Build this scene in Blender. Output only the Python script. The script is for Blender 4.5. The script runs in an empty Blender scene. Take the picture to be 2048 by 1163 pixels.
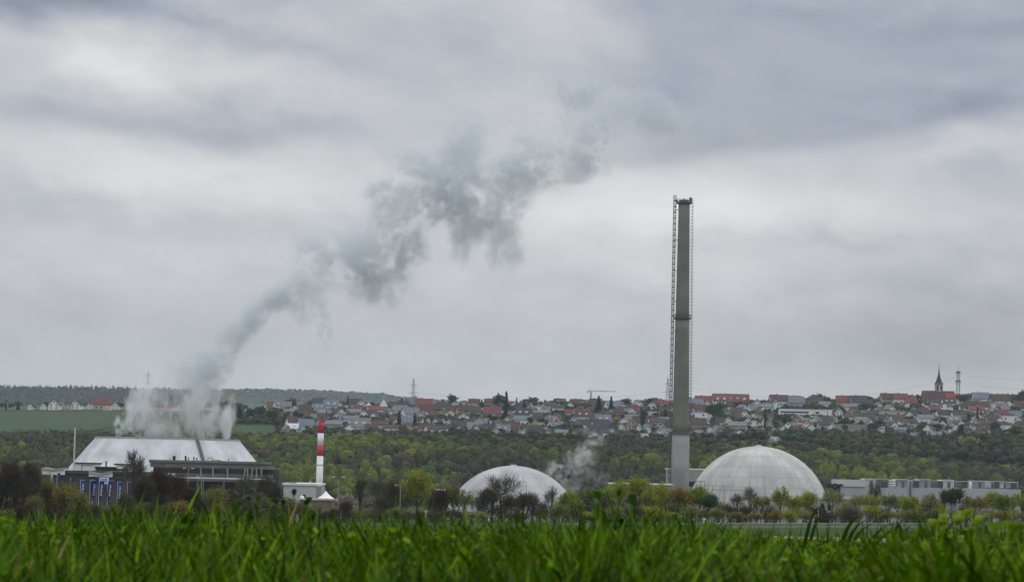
import bpy, math, random
import numpy as np
from mathutils import Matrix, Vector

# ------------------------------------------------------------------ camera, sky, sun, exposure
S = bpy.context.scene
COL = S.collection
F = 4800.0                      # focal length in pixels of the 2048 wide photograph
HOR = 940.0                     # row of the horizon below the centre of the photograph
ROLL = math.radians(1.2)
PITCH = math.atan((HOR - 581.5) / F)
EYE = Vector((0.0, 0.0, 24.0))
cam_data = bpy.data.cameras.new("camera")
cam_data.sensor_width = 36.0
cam_data.lens = 36.0 * F / 2048.0
cam_data.clip_start = 0.05
cam_data.clip_end = 40000.0
cam_data.dof.use_dof = True
cam_data.dof.focus_distance = 950.0
cam_data.dof.aperture_fstop = 23.0
cam = bpy.data.objects.new("camera", cam_data)
COL.objects.link(cam)
cam.matrix_world = Matrix.Translation(EYE) @ Matrix.Rotation(math.pi / 2 + PITCH, 4, 'X') @ Matrix.Rotation(ROLL, 4, 'Z')
S.camera = cam

S.view_settings.view_transform = 'Standard'
S.view_settings.look = 'None'
S.view_settings.gamma = 1.0
S.view_settings.exposure = 0.0
S.cycles.use_denoising = True
S.cycles.max_bounces = 8
S.cycles.diffuse_bounces = 3
S.cycles.glossy_bounces = 2
S.cycles.transmission_bounces = 3
S.cycles.transparent_max_bounces = 8
S.cycles.volume_bounces = 4
S.cycles.volume_step_rate = 0.5
S.cycles.volume_max_steps = 256
S.cycles.sample_clamp_indirect = 4.0

SUN_EL, SUN_AZ = math.radians(48), math.radians(60)      # azimuth from +Y towards +X
sun_data = bpy.data.lights.new("sun", 'SUN')
sun_data.energy = 0.6
sun_data.angle = math.radians(20)
sun_data.color = (1.0, 0.96, 0.9)
sun = bpy.data.objects.new("sun", sun_data)
COL.objects.link(sun)
sd = Vector((math.sin(SUN_AZ) * math.cos(SUN_EL), math.cos(SUN_AZ) * math.cos(SUN_EL), math.sin(SUN_EL)))
sun.rotation_euler = sd.to_track_quat('Z', 'Y').to_euler()

world = bpy.data.worlds.new("World")
S.world = world
world.use_nodes = True
wn, wl = world.node_tree.nodes, world.node_tree.links
wn.clear()


def N(nodes, t, **kw):
    n = nodes.new(t)
    for k, v in kw.items():
        setattr(n, k, v)
    return n


def M_(nodes, links, op, a, b=None, c=None, clamp=False):
    n = nodes.new('ShaderNodeMath')
    n.operation = op
    n.use_clamp = clamp
    for i, v in enumerate((a, b, c)):
        if v is None:
            continue
        if isinstance(v, (int, float)):
            n.inputs[i].default_value = v
        else:
            links.new(v, n.inputs[i])
    return n.outputs[0]


def build_world():
    m = lambda op, a, b=None, c=None, clamp=False: M_(wn, wl, op, a, b, c, clamp)
    tc = N(wn, 'ShaderNodeTexCoord')
    sep = N(wn, 'ShaderNodeSeparateXYZ')
    wl.new(tc.outputs['Generated'], sep.inputs[0])
    X, Y, Z = sep.outputs
    az = m('MULTIPLY', m('ARCTAN2', X, Y), 10.0)
    el = m('MULTIPLY', m('ARCSINE', Z), 10.0)
    # cloud space: elevation squeezed towards the horizon so that layers lie flat
    cv = N(wn, 'ShaderNodeCombineXYZ')
    wl.new(az, cv.inputs[0])
    wl.new(m('ADD', m('MULTIPLY', el, 1.55), m('MULTIPLY', az, 0.12)), cv.inputs[1])

    def noise(scale, detail, rough, dist=0.0, off=(0, 0, 0), sc=(1, 1, 1)):
        mp = N(wn, 'ShaderNodeMapping')
        wl.new(cv.outputs[0], mp.inputs[0])
        mp.inputs['Location'].default_value = off
        mp.inputs['Scale'].default_value = sc
        n = N(wn, 'ShaderNodeTexNoise')
        n.inputs['Scale'].default_value = scale
        n.inputs['Detail'].default_value = detail
        n.inputs['Roughness'].default_value = rough
        n.inputs['Distortion'].default_value = dist
        wl.new(mp.outputs[0], n.inputs['Vector'])
        return n.outputs[0]
    n1 = noise(0.9, 6, 0.52, 0.25, (3.1, 1.7, 0.4))
    n2 = noise(3.4, 7, 0.58, 0.4, (7.3, 2.2, 5.5), (0.8, 1.15, 1))
    n3 = noise(1.7, 4, 0.5, 0.0, (1.3, 9.2, 2.5))
    n4 = noise(1.7, 4, 0.5, 0.0, (21.3, 4.2, 8.5))
    waz = m('ADD', az, m('MULTIPLY', m('SUBTRACT', n3, 0.5), 0.9))
    wel = m('ADD', el, m('MULTIPLY', m('SUBTRACT', n4, 0.5), 0.34))
    n5 = noise(3.4, 7, 0.55, 0.3, (5.3, 3.2, 1.5), (0.85, 1.1, 1))
    wel = m('ADD', wel, m('MULTIPLY', m('SUBTRACT', n5, 0.5), 0.16))
    tot = None
    # soft cloud masses: (px, py, half width px, half height px, slope, amount)
    for px, py, wx, wy, sl, am in CLOUDS:
        a0 = (px - 1024) / 480.0
        e0 = (HOR - py) / 480.0 - a0 * math.tan(ROLL)
        dx = m('DIVIDE', m('SUBTRACT', waz, a0), wx / 480.0)
        ey = m('SUBTRACT', m('SUBTRACT', wel, e0), m('MULTIPLY', m('SUBTRACT', az, a0), sl - math.tan(ROLL)))
        dy = m('DIVIDE', ey, wy / 480.0)
        r2 = m('ADD', m('MULTIPLY', dx, dx), m('MULTIPLY', dy, dy))
        g = m('MULTIPLY', m('POWER', 2.718, m('MULTIPLY', r2, -1.0)), am * 1.15)
        tot = g if tot is None else m('ADD', tot, g)
    # the long dark deck on the right with a crisp lower edge
    edge = m('ADD', m('MULTIPLY', m('SUBTRACT', az, 0.2), 0.13), m('MULTIPLY', m('POWER', m('MAXIMUM', m('SUBTRACT', az, 0.9), 0.0), 2.0), 0.035))
    hgt = m('SUBTRACT', m('ADD', el, m('MULTIPLY', m('SUBTRACT', n5, 0.5), 0.10)), m('ADD', edge, 1.205))
    side = m('SMOOTH_MIN', m('MAXIMUM', m('MULTIPLY', m('SUBTRACT', waz, 0.1), 2.0), 0.0), 1.0, 0.2)
    mrange = N(wn, 'ShaderNodeMapRange', interpolation_type='SMOOTHSTEP')
    wl.new(hgt, mrange.inputs[0])
    mrange.inputs[1].default_value = -0.03
    mrange.inputs[2].default_value = 0.07
    deck = m('MULTIPLY', m('MULTIPLY', mrange.outputs[0], side), -0.145)
    tot = m('ADD', tot, deck)
    tot = m('ADD', tot, m('MULTIPLY', m('SUBTRACT', n1, 0.5), 0.09))
    tot = m('ADD', tot, m('MULTIPLY', m('SUBTRACT', n2, 0.5), 0.15))
    tot = m('ADD', tot, m('MULTIPLY', m('SUBTRACT', n5, 0.5), 0.13))
    base = m('ADD', tot, 0.585)
    # an overcast sky is about three times brighter overhead than at the horizon
    up = m('MAXIMUM', Z, 0.0)
    zen = N(wn, 'ShaderNodeMapRange', interpolation_type='SMOOTHSTEP')
    wl.new(up, zen.inputs[0])
    zen.inputs[1].default_value = 0.2
    zen.inputs[2].default_value = 0.95
    zen.inputs[3].default_value = 1.0
    zen.inputs[4].default_value = 2.6
    lum = m('MULTIPLY', m('MAXIMUM', base, 0.12), zen.outputs[0])
    # thicker cloud is bluer, thin bright cloud is neutral
    mixc = N(wn, 'ShaderNodeMix', data_type='RGBA')
    fac = N(wn, 'ShaderNodeMapRange')
    wl.new(base, fac.inputs[0])
    fac.inputs[1].default_value = 0.40
    fac.inputs[2].default_value = 0.66
    wl.new(fac.outputs[0], mixc.inputs[0])
    mixc.inputs[6].default_value = (0.905, 0.995, 1.165, 1)
    mixc.inputs[7].default_value = (1.0, 1.005, 1.01, 1)
    # low band near the horizon neutral
    low = N(wn, 'ShaderNodeMapRange')
    wl.new(el, low.inputs[0])
    low.inputs[1].default_value = 0.6
    low.inputs[2].default_value = 1.5
    mixl = N(wn, 'ShaderNodeMix', data_type='RGBA')
    wl.new(low.outputs[0], mixl.inputs[0])
    mixl.inputs[6].default_value = (0.985, 1.0, 1.03, 1)
    wl.new(mixc.outputs[2], mixl.inputs[7])
    bg = N(wn, 'ShaderNodeBackground')
    wl.new(mixl.outputs[2], bg.inputs[0])
    wl.new(lum, bg.inputs[1])
    sky = N(wn, 'ShaderNodeTexSky', sky_type='NISHITA')
    sky.sun_disc = False
    sky.sun_elevation = SUN_EL
    sky.sun_rotation = SUN_AZ
    bs = N(wn, 'ShaderNodeBackground')
    wl.new(sky.outputs[0], bs.inputs[0])
    bs.inputs[1].default_value = 0.06
    mx = N(wn, 'ShaderNodeMixShader')
    mx.inputs[0].default_value = 0.93          # cloud cover
    wl.new(bs.outputs[0], mx.inputs[1])
    wl.new(bg.outputs[0], mx.inputs[2])
    out = N(wn, 'ShaderNodeOutputWorld')
    wl.new(mx.outputs[0], out.inputs[0])


CLOUDS = [
    # px, py, half width, half height, slope, amount
    (180, 155, 150, 44, 0.0, 0.15),
    (20, 110, 60, 30, 0.0, 0.07),
    (420, 175, 260, 40, 0.0, 0.06),
    (60, 50, 260, 48, -0.05, -0.22),
    (480, 110, 330, 28, -0.16, -0.09),
    (520, 25, 150, 24, -0.05, -0.09),
    (960, 110, 220, 60, 0.0, -0.05),
    (1090, 60, 90, 60, 0.0, 0.05),
    (260, 282, 420, 38, 0.0, -0.10),
    (500, 280, 200, 30, 0.1, -0.05),
    (330, 385, 430, 52, 0.02, 0.15),
    (80, 430, 140, 60, 0.0, -0.05),
    (320, 480, 420, 24, 0.0, -0.03),
    (420, 530, 420, 45, 0.0, 0.04),
    (1230, 400, 330, 70, 0.04, 0.17),
    (1600, 400, 330, 75, 0.1, 0.09),
    (1960, 345, 170, 40, -0.1, -0.09),
    (1640, 460, 170, 20, 0.0, -0.08),
    (1250, 540, 380, 60, 0.0, 0.06),
    (1900, 620, 320, 110, 0.06, -0.13),
    (1450, 660, 520, 60, 0.0, -0.05),
    (120, 690, 420, 70, 0.0, -0.05),
    (1900, 290, 160, 22, 0.08, 0.05),
    (1980, 30, 220, 40, 0.0, -0.05), (1940, 225, 240, 40, 0.1, -0.07), (40, 130, 90, 60, 0.0, -0.05),
    (1560, 20, 200, 30, 0.0, -0.03),
]
build_world()


# ------------------------------------------------------------------ geometry of the view and the terrain
def ray(px, py):
    """direction (x, y, z) with y scaled to 1"""
    u = (px - 1024.0) / F
    w = (581.5 - py) / F
    c, s = math.cos(ROLL), math.sin(ROLL)
    a, b = u * c - w * s, u * s + w * c
    yy = math.cos(PITCH) - b * math.sin(PITCH)
    zz = b * math.cos(PITCH) + math.sin(PITCH)
    return a / yy, zz / yy


def at(px, py, Y):
    a, z = ray(px, py)
    return Vector((a * Y, Y, EYE.z + z * Y))


COLS = np.array([-600, 0, 250, 450, 560, 700, 900, 1100, 1300, 1530, 1700, 1900, 2048, 2650], float)
G1 = np.array([880, 888, 886, 890, 893, 894, 898, 903, 907, 914, 926, 946, 958, 970], float)      # Y = 1720, top of the wood
G2 = np.array([868, 868, 866, 868, 872, 873, 880, 884, 887, 893, 905, 912, 915, 915], float)      # Y = 1800
G3 = np.array([822, 819, 818, 818, 818, 815, 814, 814, 812, 808, 803, 798, 794, 790], float)      # Y = 2500, ridge of the village
R1 = np.array([782, 781, 782, 790, 800, 815, 830, 845, 850, 850, 850, 850, 850, 850], float)      # Y = 3600, left wooded hill
R2 = np.array([790, 786, 784, 785, 783, 788, 806, 822, 835, 845, 850, 850, 850, 850], float)      # Y = 5200, far ridge


def zrow(px, row, Y):
    u = (px - 1024.0) / F
    w = (581.5 - row) / F
    c, s = math.cos(ROLL), math.sin(ROLL)
    b = u * s + w * c
    yy = np.cos(PITCH) - b * np.sin(PITCH)
    return EYE.z + Y * (b * np.cos(PITCH) + np.sin(PITCH)) / yy


NEAR_Y = np.array([-40, 0, 3, 5.5, 8, 12, 20, 60, 100, 300, 620, 900, 1030, 1380, 1450], float)
NEAR_Z = np.array([23.9, 23.72, 23.72, 23.69, 23.48, 23.40, 23.22, 22.1, 21.2, 16.6, 10.6, 3.0, 0, 0, 2.0], float)


def _bump(x, y, k, s):
    return np.sin(x * k + s) * np.cos(y * k * 0.8 + s * 2.1) + 0.5 * np.sin(x * k * 2.3 + y * k * 1.7 + s)


def T(x, y):
    x = np.asarray(x, float)
    y = np.asarray(y, float)
    z = np.interp(y, NEAR_Y, NEAR_Z)
    tilt = np.interp(y, [0, 20, 80, 900, 1030], [0, 0.0, 0.021, 0.021, 0])
    z = z + np.clip(x, -300, 300) * tilt
    px = 1024 + F * x / np.maximum(y, 1.0)
    def row(tab, Yk):
        return zrow(px, np.interp(px, COLS, tab), Yk)
    z1, z2, z3 = row(G1, 1720.0), row(G2, 1800.0), row(G3, 2500.0)
    zr1, zr2 = row(R1, 6500.0), row(R2, 9000.0)
    def seg(z, ya, yb, za, zb):
        t = np.clip((y - ya) / (yb - ya), 0, 1)
        return np.where(y > ya, za + (zb - za) * t, z)
    z = seg(z, 1450, 1720, 2.0, z1)
    z = seg(z, 1720, 1800, z1, z2)
    z = seg(z, 1800, 2500, z2, z3)
    z = seg(z, 2500, 2750, z3, z3 - 5)
    z = seg(z, 2750, 3150, z3 - 5, z3 - 20)
    z = seg(z, 3150, 5400, z3 - 20, z3 - 20)
    z = seg(z, 5400, 6500, z3 - 20, np.maximum(zr1, z3 - 30))
    z = seg(z, 6500, 7600, np.maximum(zr1, z3 - 30), z3 - 25)
    z = seg(z, 7600, 9000, z3 - 25, np.maximum(zr2, z3 - 30))
    z = seg(z, 9000, 11000, np.maximum(zr2, z3 - 30), 60.0)
    amp = np.interp(y, [0, 700, 1500, 2000, 9000], [0, 0, 0.4, 1.2, 2.0])
    return z + amp * _bump(x, y, 0.012, 1.3)


def hit(px, py, y0=1500.0, y1=3000.0):
    """where the line of sight meets the terrain"""
    a, zz = ray(px, py)
    ys = np.arange(y0, y1, 4.0)
    d = EYE.z + zz * ys - T(a * ys, ys)
    k = np.where(d < 0)[0]
    y = ys[k[0]] if len(k) else 2480.0
    return a * y, float(y), float(T(a * y, y))


# ------------------------------------------------------------------ materials
MATS = {}


def mat(name, col, rough=0.85, var=0.25, scale=0.2, col2=None, spec=0.3, trans=0.0, metal=0.0, stretch=(1, 1, 1), bump=0.0, detail=5):
    """procedural surface: base colour varied by two scales of noise"""
    if name in MATS:
        return MATS[name]
    m = bpy.data.materials.new(name)
    m.use_nodes = True
    nd, ln = m.node_tree.nodes, m.node_tree.links
    nd.clear()
    geo = N(nd, 'ShaderNodeNewGeometry')
    mp = N(nd, 'ShaderNodeMapping')
    ln.new(geo.outputs['Position'], mp.inputs[0])
    mp.inputs['Scale'].default_value = stretch
    no = N(nd, 'ShaderNodeTexNoise')
    no.inputs['Scale'].default_value = scale
    no.inputs['Detail'].default_value = detail
    no.inputs['Roughness'].default_value = 0.6
    ln.new(mp.outputs[0], no.inputs['Vector'])
    mr = N(nd, 'ShaderNodeMapRange')
    mr.inputs[1].default_value = 0.3
    mr.inputs[2].default_value = 0.7
    ln.new(no.outputs[0], mr.inputs[0])
    mx = N(nd, 'ShaderNodeMix', data_type='RGBA')
    ln.new(mr.outputs[0], mx.inputs[0])
    c2 = col2 if col2 else tuple(c * (1 - var) for c in col)
    c1 = col if col2 else tuple(min(1, c * (1 + var)) for c in col)
    mx.inputs[6].default_value = (*c2, 1)
    mx.inputs[7].default_value = (*c1, 1)
    out = N(nd, 'ShaderNodeOutputMaterial')
    if trans > 0:
        d = N(nd, 'ShaderNodeBsdfPrincipled')
        d.inputs['Roughness'].default_value = rough
        d.inputs['Specular IOR Level'].default_value = spec
        t = N(nd, 'ShaderNodeBsdfTranslucent')
        ln.new(mx.outputs[2], d.inputs['Base Color'])
        ln.new(mx.outputs[2], t.inputs['Color'])
        ms = N(nd, 'ShaderNodeMixShader')
        ms.inputs[0].default_value = trans
        ln.new(d.outputs[0], ms.inputs[1])
        ln.new(t.outputs[0], ms.inputs[2])
        ln.new(ms.outputs[0], out.inputs[0])
    else:
        p = N(nd, 'ShaderNodeBsdfPrincipled')
        p.inputs['Roughness'].default_value = rough
        p.inputs['Specular IOR Level'].default_value = spec
        p.inputs['Metallic'].default_value = metal
        ln.new(mx.outputs[2], p.inputs['Base Color'])
        if bump:
            b = N(nd, 'ShaderNodeBump')
            b.inputs['Strength'].default_value = bump
            ln.new(no.outputs[0], b.inputs['Height'])
            ln.new(b.outputs[0], p.inputs['Normal'])
        ln.new(p.outputs[0], out.inputs[0])
    MATS[name] = m
    return m


def concrete_mat(name, col, stain, streaks, lines, axis_xy=(0, 0), streak_amt=0.6, ring=3.2):
    """weathered concrete: vertical run-off streaks and pour rings round a vertical axis (object space)"""
    m = bpy.data.materials.new(name)
    m.use_nodes = True
    nd, ln = m.node_tree.nodes, m.node_tree.links
    nd.clear()
    k = lambda op, a, b=None, c=None, clamp=False: M_(nd, ln, op, a, b, c, clamp)
    tc = N(nd, 'ShaderNodeTexCoord')
    sp = N(nd, 'ShaderNodeSeparateXYZ')
    ln.new(tc.outputs['Object'], sp.inputs[0])
    ang = k('ARCTAN2', sp.outputs[0], sp.outputs[1])
    cx = N(nd, 'ShaderNodeCombineXYZ')
    ln.new(k('MULTIPLY', k('SINE', ang), streaks), cx.inputs[0])
    ln.new(k('MULTIPLY', k('COSINE', ang), streaks), cx.inputs[1])
    ln.new(k('MULTIPLY', sp.outputs[2], 0.035), cx.inputs[2])
    n1 = N(nd, 'ShaderNodeTexNoise')
    n1.inputs['Scale'].default_value = 1.0
    n1.inputs['Detail'].default_value = 6
    n1.inputs['Roughness'].default_value = 0.7
    ln.new(cx.outputs[0], n1.inputs['Vector'])
    n2 = N(nd, 'ShaderNodeTexNoise')
    n2.inputs['Scale'].default_value = 0.12
    n2.inputs['Detail'].default_value = 6
    ln.new(tc.outputs['Object'], n2.inputs['Vector'])
    r1 = N(nd, 'ShaderNodeMapRange', interpolation_type='SMOOTHSTEP')
    r1.inputs[1].default_value = 0.46
    r1.inputs[2].default_value = 0.74
    ln.new(n1.outputs[0], r1.inputs[0])
    r2 = N(nd, 'ShaderNodeMapRange')
    r2.inputs[1].default_value = 0.3
    r2.inputs[2].default_value = 0.7
    ln.new(n2.outputs[0], r2.inputs[0])
    fr = k('FRACT', k('DIVIDE', sp.outputs[2], ring))
    ln_mask = k('MULTIPLY', k('LESS_THAN', fr, 0.09), lines)
    fac = k('ADD', k('MULTIPLY', k('MULTIPLY', r1.outputs[0], k('ADD', r2.outputs[0], 0.35)), streak_amt), ln_mask, clamp=True)
    mx = N(nd, 'ShaderNodeMix', data_type='RGBA')
    ln.new(fac, mx.inputs[0])
    mx.inputs[6].default_value = (*col, 1)
    mx.inputs[7].default_value = (*stain, 1)
    mx2 = N(nd, 'ShaderNodeMix', data_type='RGBA', blend_type='MULTIPLY')
    mx2.inputs[0].default_value = 0.35
    ln.new(mx.outputs[2], mx2.inputs[6])
    ln.new(r2.outputs[0], mx2.inputs[7])
    p = N(nd, 'ShaderNodeBsdfPrincipled')
    p.inputs['Roughness'].default_value = 0.9
    p.inputs['Specular IOR Level'].default_value = 0.2
    ln.new(mx2.outputs[2], p.inputs['Base Color'])
    out = N(nd, 'ShaderNodeOutputMaterial')
    ln.new(p.outputs[0], out.inputs[0])
    MATS[name] = m
    return m


# ------------------------------------------------------------------ mesh helpers
class MB:
    """collects boxes, tubes, lathes and loose faces; build() links them as ONE mesh object"""

    def __init__(s):
        s.v, s.f, s.mi, s.m = [], [], [], 0

    def quad(s, a, b, c, d):
        n = len(s.v)
        s.v += [tuple(a), tuple(b), tuple(c), tuple(d)]
        s.f.append((n, n + 1, n + 2, n + 3))
        s.mi.append(s.m)

    def poly(s, pts):
        n = len(s.v)
        s.v += [tuple(p) for p in pts]
        s.f.append(tuple(range(n, n + len(pts))))
        s.mi.append(s.m)

    def box(s, x0, x1, y0, y1, z0, z1):
        n = len(s.v)
        s.v += [(x0, y0, z0), (x1, y0, z0), (x1, y1, z0), (x0, y1, z0), (x0, y0, z1), (x1, y0, z1), (x1, y1, z1), (x0, y1, z1)]
        for q in ((0, 3, 2, 1), (4, 5, 6, 7), (0, 1, 5, 4), (1, 2, 6, 5), (2, 3, 7, 6), (3, 0, 4, 7)):
            s.f.append(tuple(n + i for i in q))
            s.mi.append(s.m)

    def prism(s, pts, y0, y1):
        """extrude an (x, z) outline along y"""
        n, k = len(s.v), len(pts)
        s.v += [(p[0], y0, p[1]) for p in pts] + [(p[0], y1, p[1]) for p in pts]
        s.f.append(tuple(n + i for i in range(k)))
        s.f.append(tuple(n + k + i for i in reversed(range(k))))
        for i in range(k):
            j = (i + 1) % k
            s.f.append((n + j, n + i, n + k + i, n + k + j))
        s.mi += [s.m] * (k + 2)

    def tube(s, a, b, r0, r1=None, n=6, cap=True):
        r1 = r0 if r1 is None else r1
        a, b = Vector(a), Vector(b)
        d = b - a
        if d.length < 1e-6:
            return
        q = d.to_track_quat('Z', 'Y')
        k = len(s.v)
        for c, r in ((a, r0), (b, r1)):
            for i in range(n):
                t = 2 * math.pi * i / n
                s.v.append(tuple(c + q @ Vector((r * math.cos(t), r * math.sin(t), 0))))
        for i in range(n):
            j = (i + 1) % n
            s.f.append((k + i, k + j, k + n + j, k + n + i))
            s.mi.append(s.m)
        if cap:
            s.f.append(tuple(k + i for i in reversed(range(n))))
            s.f.append(tuple(k + n + i for i in range(n)))
            s.mi += [s.m, s.m]

    def lathe(s, prof, n=24, c=(0, 0), cap=True):
        k = len(s.v)
        for r, z in prof:
            for i in range(n):
                t = 2 * math.pi * i / n
                s.v.append((c[0] + r * math.cos(t), c[1] + r * math.sin(t), z))
        for j in range(len(prof) - 1):
            for i in range(n):
                i2 = (i + 1) % n
                s.f.append((k + j * n + i, k + j * n + i2, k + (j + 1) * n + i2, k + (j + 1) * n + i))
                s.mi.append(s.m)
        if cap:
            s.f.append(tuple(k + i for i in reversed(range(n))))
            s.f.append(tuple(k + (len(prof) - 1) * n + i for i in range(n)))
            s.mi += [s.m, s.m]

    def mesh(s, name, mats, smooth=False):
        me = bpy.data.meshes.new(name)
        me.from_pydata(s.v, [], s.f)
        for mm in (mats if isinstance(mats, (list, tuple)) else [mats]):
            me.materials.append(mm)
        if max(s.mi or [0]) > 0:
            me.polygons.foreach_set('material_index', s.mi)
        if smooth:
            me.polygons.foreach_set('use_smooth', [True] * len(me.polygons))
        me.update()
        return me

    def build(s, name, mats, parent=None, smooth=False):
        return link(name, s.mesh(name, mats, smooth), parent)


def link(name, me, parent=None):
    o = bpy.data.objects.new(name, me)
    COL.objects.link(o)
    o.parent = parent
    return o


def tri_mesh(name, V, mats, mi=None, k=3):
    """fast mesh of loose k-gons from an (n, k, 3) array"""
    V = np.asarray(V, np.float32)
    n = len(V)
    me = bpy.data.meshes.new(name)
    me.vertices.add(n * k)
    me.vertices.foreach_set('co', V.reshape(-1))
    me.loops.add(n * k)
    me.loops.foreach_set('vertex_index', np.arange(n * k, dtype=np.int32))
    me.polygons.add(n)
    me.polygons.foreach_set('loop_start', np.arange(0, n * k, k, dtype=np.int32))
    for mm in (mats if isinstance(mats, (list, tuple)) else [mats]):
        me.materials.append(mm)
    if mi is not None:
        me.polygons.foreach_set('material_index', np.asarray(mi, np.int32))
    me.update(calc_edges=True)
    return me


def thing(name, label, cat, loc=(0, 0, 0), rz=0.0, group=None):
    o = bpy.data.objects.new(name, None)
    COL.objects.link(o)
    o.location = loc
    o.rotation_euler = (0, 0, rz)
    o.empty_display_size = 0.5
    tag(o, label, cat, group)
    return o


def tag(o, label, cat, group=None, kind=None):
    if label:
        o['label'] = label
    if cat:
        o['category'] = cat
    if group:
        o['group'] = group
    if kind:
        o['kind'] = kind
    return o


def structure(o):
    o['kind'] = 'structure'
    return o


def dup(root, loc=None, rz=None):
    r = root.copy()
    COL.objects.link(r)
    if loc is not None:
        r.location = loc
    if rz is not None:
        r.rotation_euler = (0, 0, rz)
    for ch in root.children:
        c = ch.copy()
        COL.objects.link(c)
        c.parent = r
        for g in ch.children:
            d = g.copy()
            COL.objects.link(d)
            d.parent = c
    return r


ORD = ['leftmost', 'second from left', 'third from left', 'fourth from left', 'fifth from left', 'sixth from left', 'seventh from left', 'eighth from left', 'ninth from left', 'tenth from left']
NUM = ['zero', 'one', 'two', 'three', 'four', 'five', 'six', 'seven', 'eight', 'nine', 'ten', 'eleven', 'twelve']


def label_all(items):
    """items: (object, description, place, px). Things that look alike and stand in one place are told apart by their order"""
    by = {}
    for it in items:
        by.setdefault((it[1], it[2]), []).append(it)
    for (d, z), its in by.items():
        its.sort(key=lambda t: t[3])
        n = len(its)
        for i, it in enumerate(its):
            if n == 1:
                it[0]['label'] = f"{d} {z}"
            else:
                w = 'rightmost' if i == n - 1 else ORD[min(i, 9)]
                it[0]['label'] = f"{d} {z}, {w}"


# ------------------------------------------------------------------ ground
def build_ground():
    ys = np.concatenate([np.arange(-30, 14, 1.0), np.arange(14, 180, 2.0), np.arange(180, 1400, 10.0), np.arange(1400, 3200, 20.0),
                         np.arange(3200, 11000, 100.0), np.array([11000, 12000, 13500, 16000, 22000.])])
    us = np.linspace(-0.6, 0.6, 181)
    U, Yg = np.meshgrid(us, ys)
    Xg = U * (np.maximum(Yg, 0) + 40)
    Zg = T(Xg, Yg)
    nv, nu = U.shape
    V = np.stack([Xg, Yg, Zg], -1).reshape(-1, 3)
    idx = np.arange(nv * nu).reshape(nv, nu)
    Q = np.stack([idx[:-1, :-1], idx[:-1, 1:], idx[1:, 1:], idx[1:, :-1]], -1).reshape(-1, 4)
    me = bpy.data.meshes.new('ground')
    me.from_pydata(V.tolist(), [], Q.tolist())
    me.polygons.foreach_set('use_smooth', [True] * len(me.polygons))
    me.materials.append(mat('meadow', (0.036, 0.068, 0.014), 0.95, scale=0.02, col2=(0.042, 0.054, 0.02), spec=0.1, stretch=(1, 0.35, 1)))
    structure(link('ground', me))


def strip(name, pts, width, m, dz=0.12, n=60):
    """a band of ground laid on the terrain along a line of (x, y) points"""
    P = np.array(pts, float)
    t = np.concatenate([[0], np.cumsum(np.hypot(*np.diff(P, axis=0).T))])
    tt = np.linspace(0, t[-1], n)
    xs, yy = np.interp(tt, t, P[:, 0]), np.interp(tt, t, P[:, 1])
    w = np.interp(tt, t, width) if not np.isscalar(width) else np.full(n, width)
    dx, dy = np.gradient(xs), np.gradient(yy)
    L = np.hypot(dx, dy)
    nx, ny = -dy / L, dx / L
    b = MB()
    K = 7
    rows = []
    for k in range(K):
        o = (k / (K - 1) - 0.5)
        X, Y = xs + nx * w * o, yy + ny * w * o
        rows.append(np.stack([X, Y, T(X, Y) + dz], -1))
    for k in range(K - 1):
        for i in range(n - 1):
            b.quad(rows[k][i], rows[k][i + 1], rows[k + 1][i + 1], rows[k + 1][i])
    return structure(b.build(name, m))


build_ground()
def X(px, Y, py=1045):
    return at(px, py, Y).x
strip('field', [(X(1120, 550), 560), (X(2300, 550), 560)], 90, mat('fallow_soil', (0.11, 0.10, 0.075), 0.95, scale=0.03, col2=(0.075, 0.08, 0.05), stretch=(1, 0.2, 1)), 0.015)
strip('road', [(X(1180, 385), 385), (X(2300, 385), 385)], 9, mat('pale_road', (0.34, 0.36, 0.34), 0.9, scale=0.05, var=0.15), 0.03)
strip('track_verge', [(X(1150, 170), 170), (X(1440, 118), 118), (X(1650, 96), 96), (X(1860, 78), 78), (X(2200, 60), 60)], [6, 6, 4.5, 3.2, 2.6],
      mat('dry_grass', (0.42, 0.36, 0.17), 0.95, scale=0.25, col2=(0.20, 0.17, 0.06)), 0.008)
strip('dirt_track', [(X(1150, 160), 160), (X(1440, 110), 110), (X(1650, 90), 90), (X(1860, 73), 73), (X(2200, 57), 57)], [3, 3, 2.4, 1.8, 1.4],
      mat('bare_earth', (0.22, 0.11, 0.05), 0.95, scale=0.3, col2=(0.30, 0.22, 0.13)), 0.016)

# ------------------------------------------------------------------ the power station
GREY = mat('grey_concrete', (0.34, 0.34, 0.32), 0.9, scale=0.15, var=0.18)
DGREY = mat('dark_concrete', (0.075, 0.072, 0.066), 0.9, scale=0.2, var=0.3)
LGREY = mat('light_panel', (0.55, 0.56, 0.57), 0.7, scale=0.2, var=0.1)
WHITE = mat('white_paint', (0.78, 0.79, 0.79), 0.6, scale=0.4, var=0.06)
STEEL = mat('steel_grey', (0.13, 0.135, 0.135), 0.6, scale=0.6, var=0.2, metal=0.2)
BLACK = mat('black_cladding', (0.012, 0.012, 0.013), 0.6, scale=0.4, var=0.3)
GLASS = mat('dark_glass', (0.018, 0.022, 0.026), 0.15, scale=0.5, var=0.3, spec=0.6)
BLUEGREY = mat('blue_grey_panel', (0.27, 0.32, 0.37), 0.6, scale=0.3, var=0.15)
BROWNW = mat('brown_render', (0.21, 0.155, 0.125), 0.9, scale=0.2, var=0.2)
RED = mat('red_paint', (0.52, 0.035, 0.05), 0.6, scale=0.3, var=0.12)
BLUE = mat('banner_blue', (0.022, 0.07, 0.42), 0.8, scale=1.0, var=0.12, trans=0.25)
BLUED = mat('banner_deep_blue', (0.028, 0.03, 0.24), 0.8, scale=1.0, var=0.12, trans=0.25)
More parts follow.
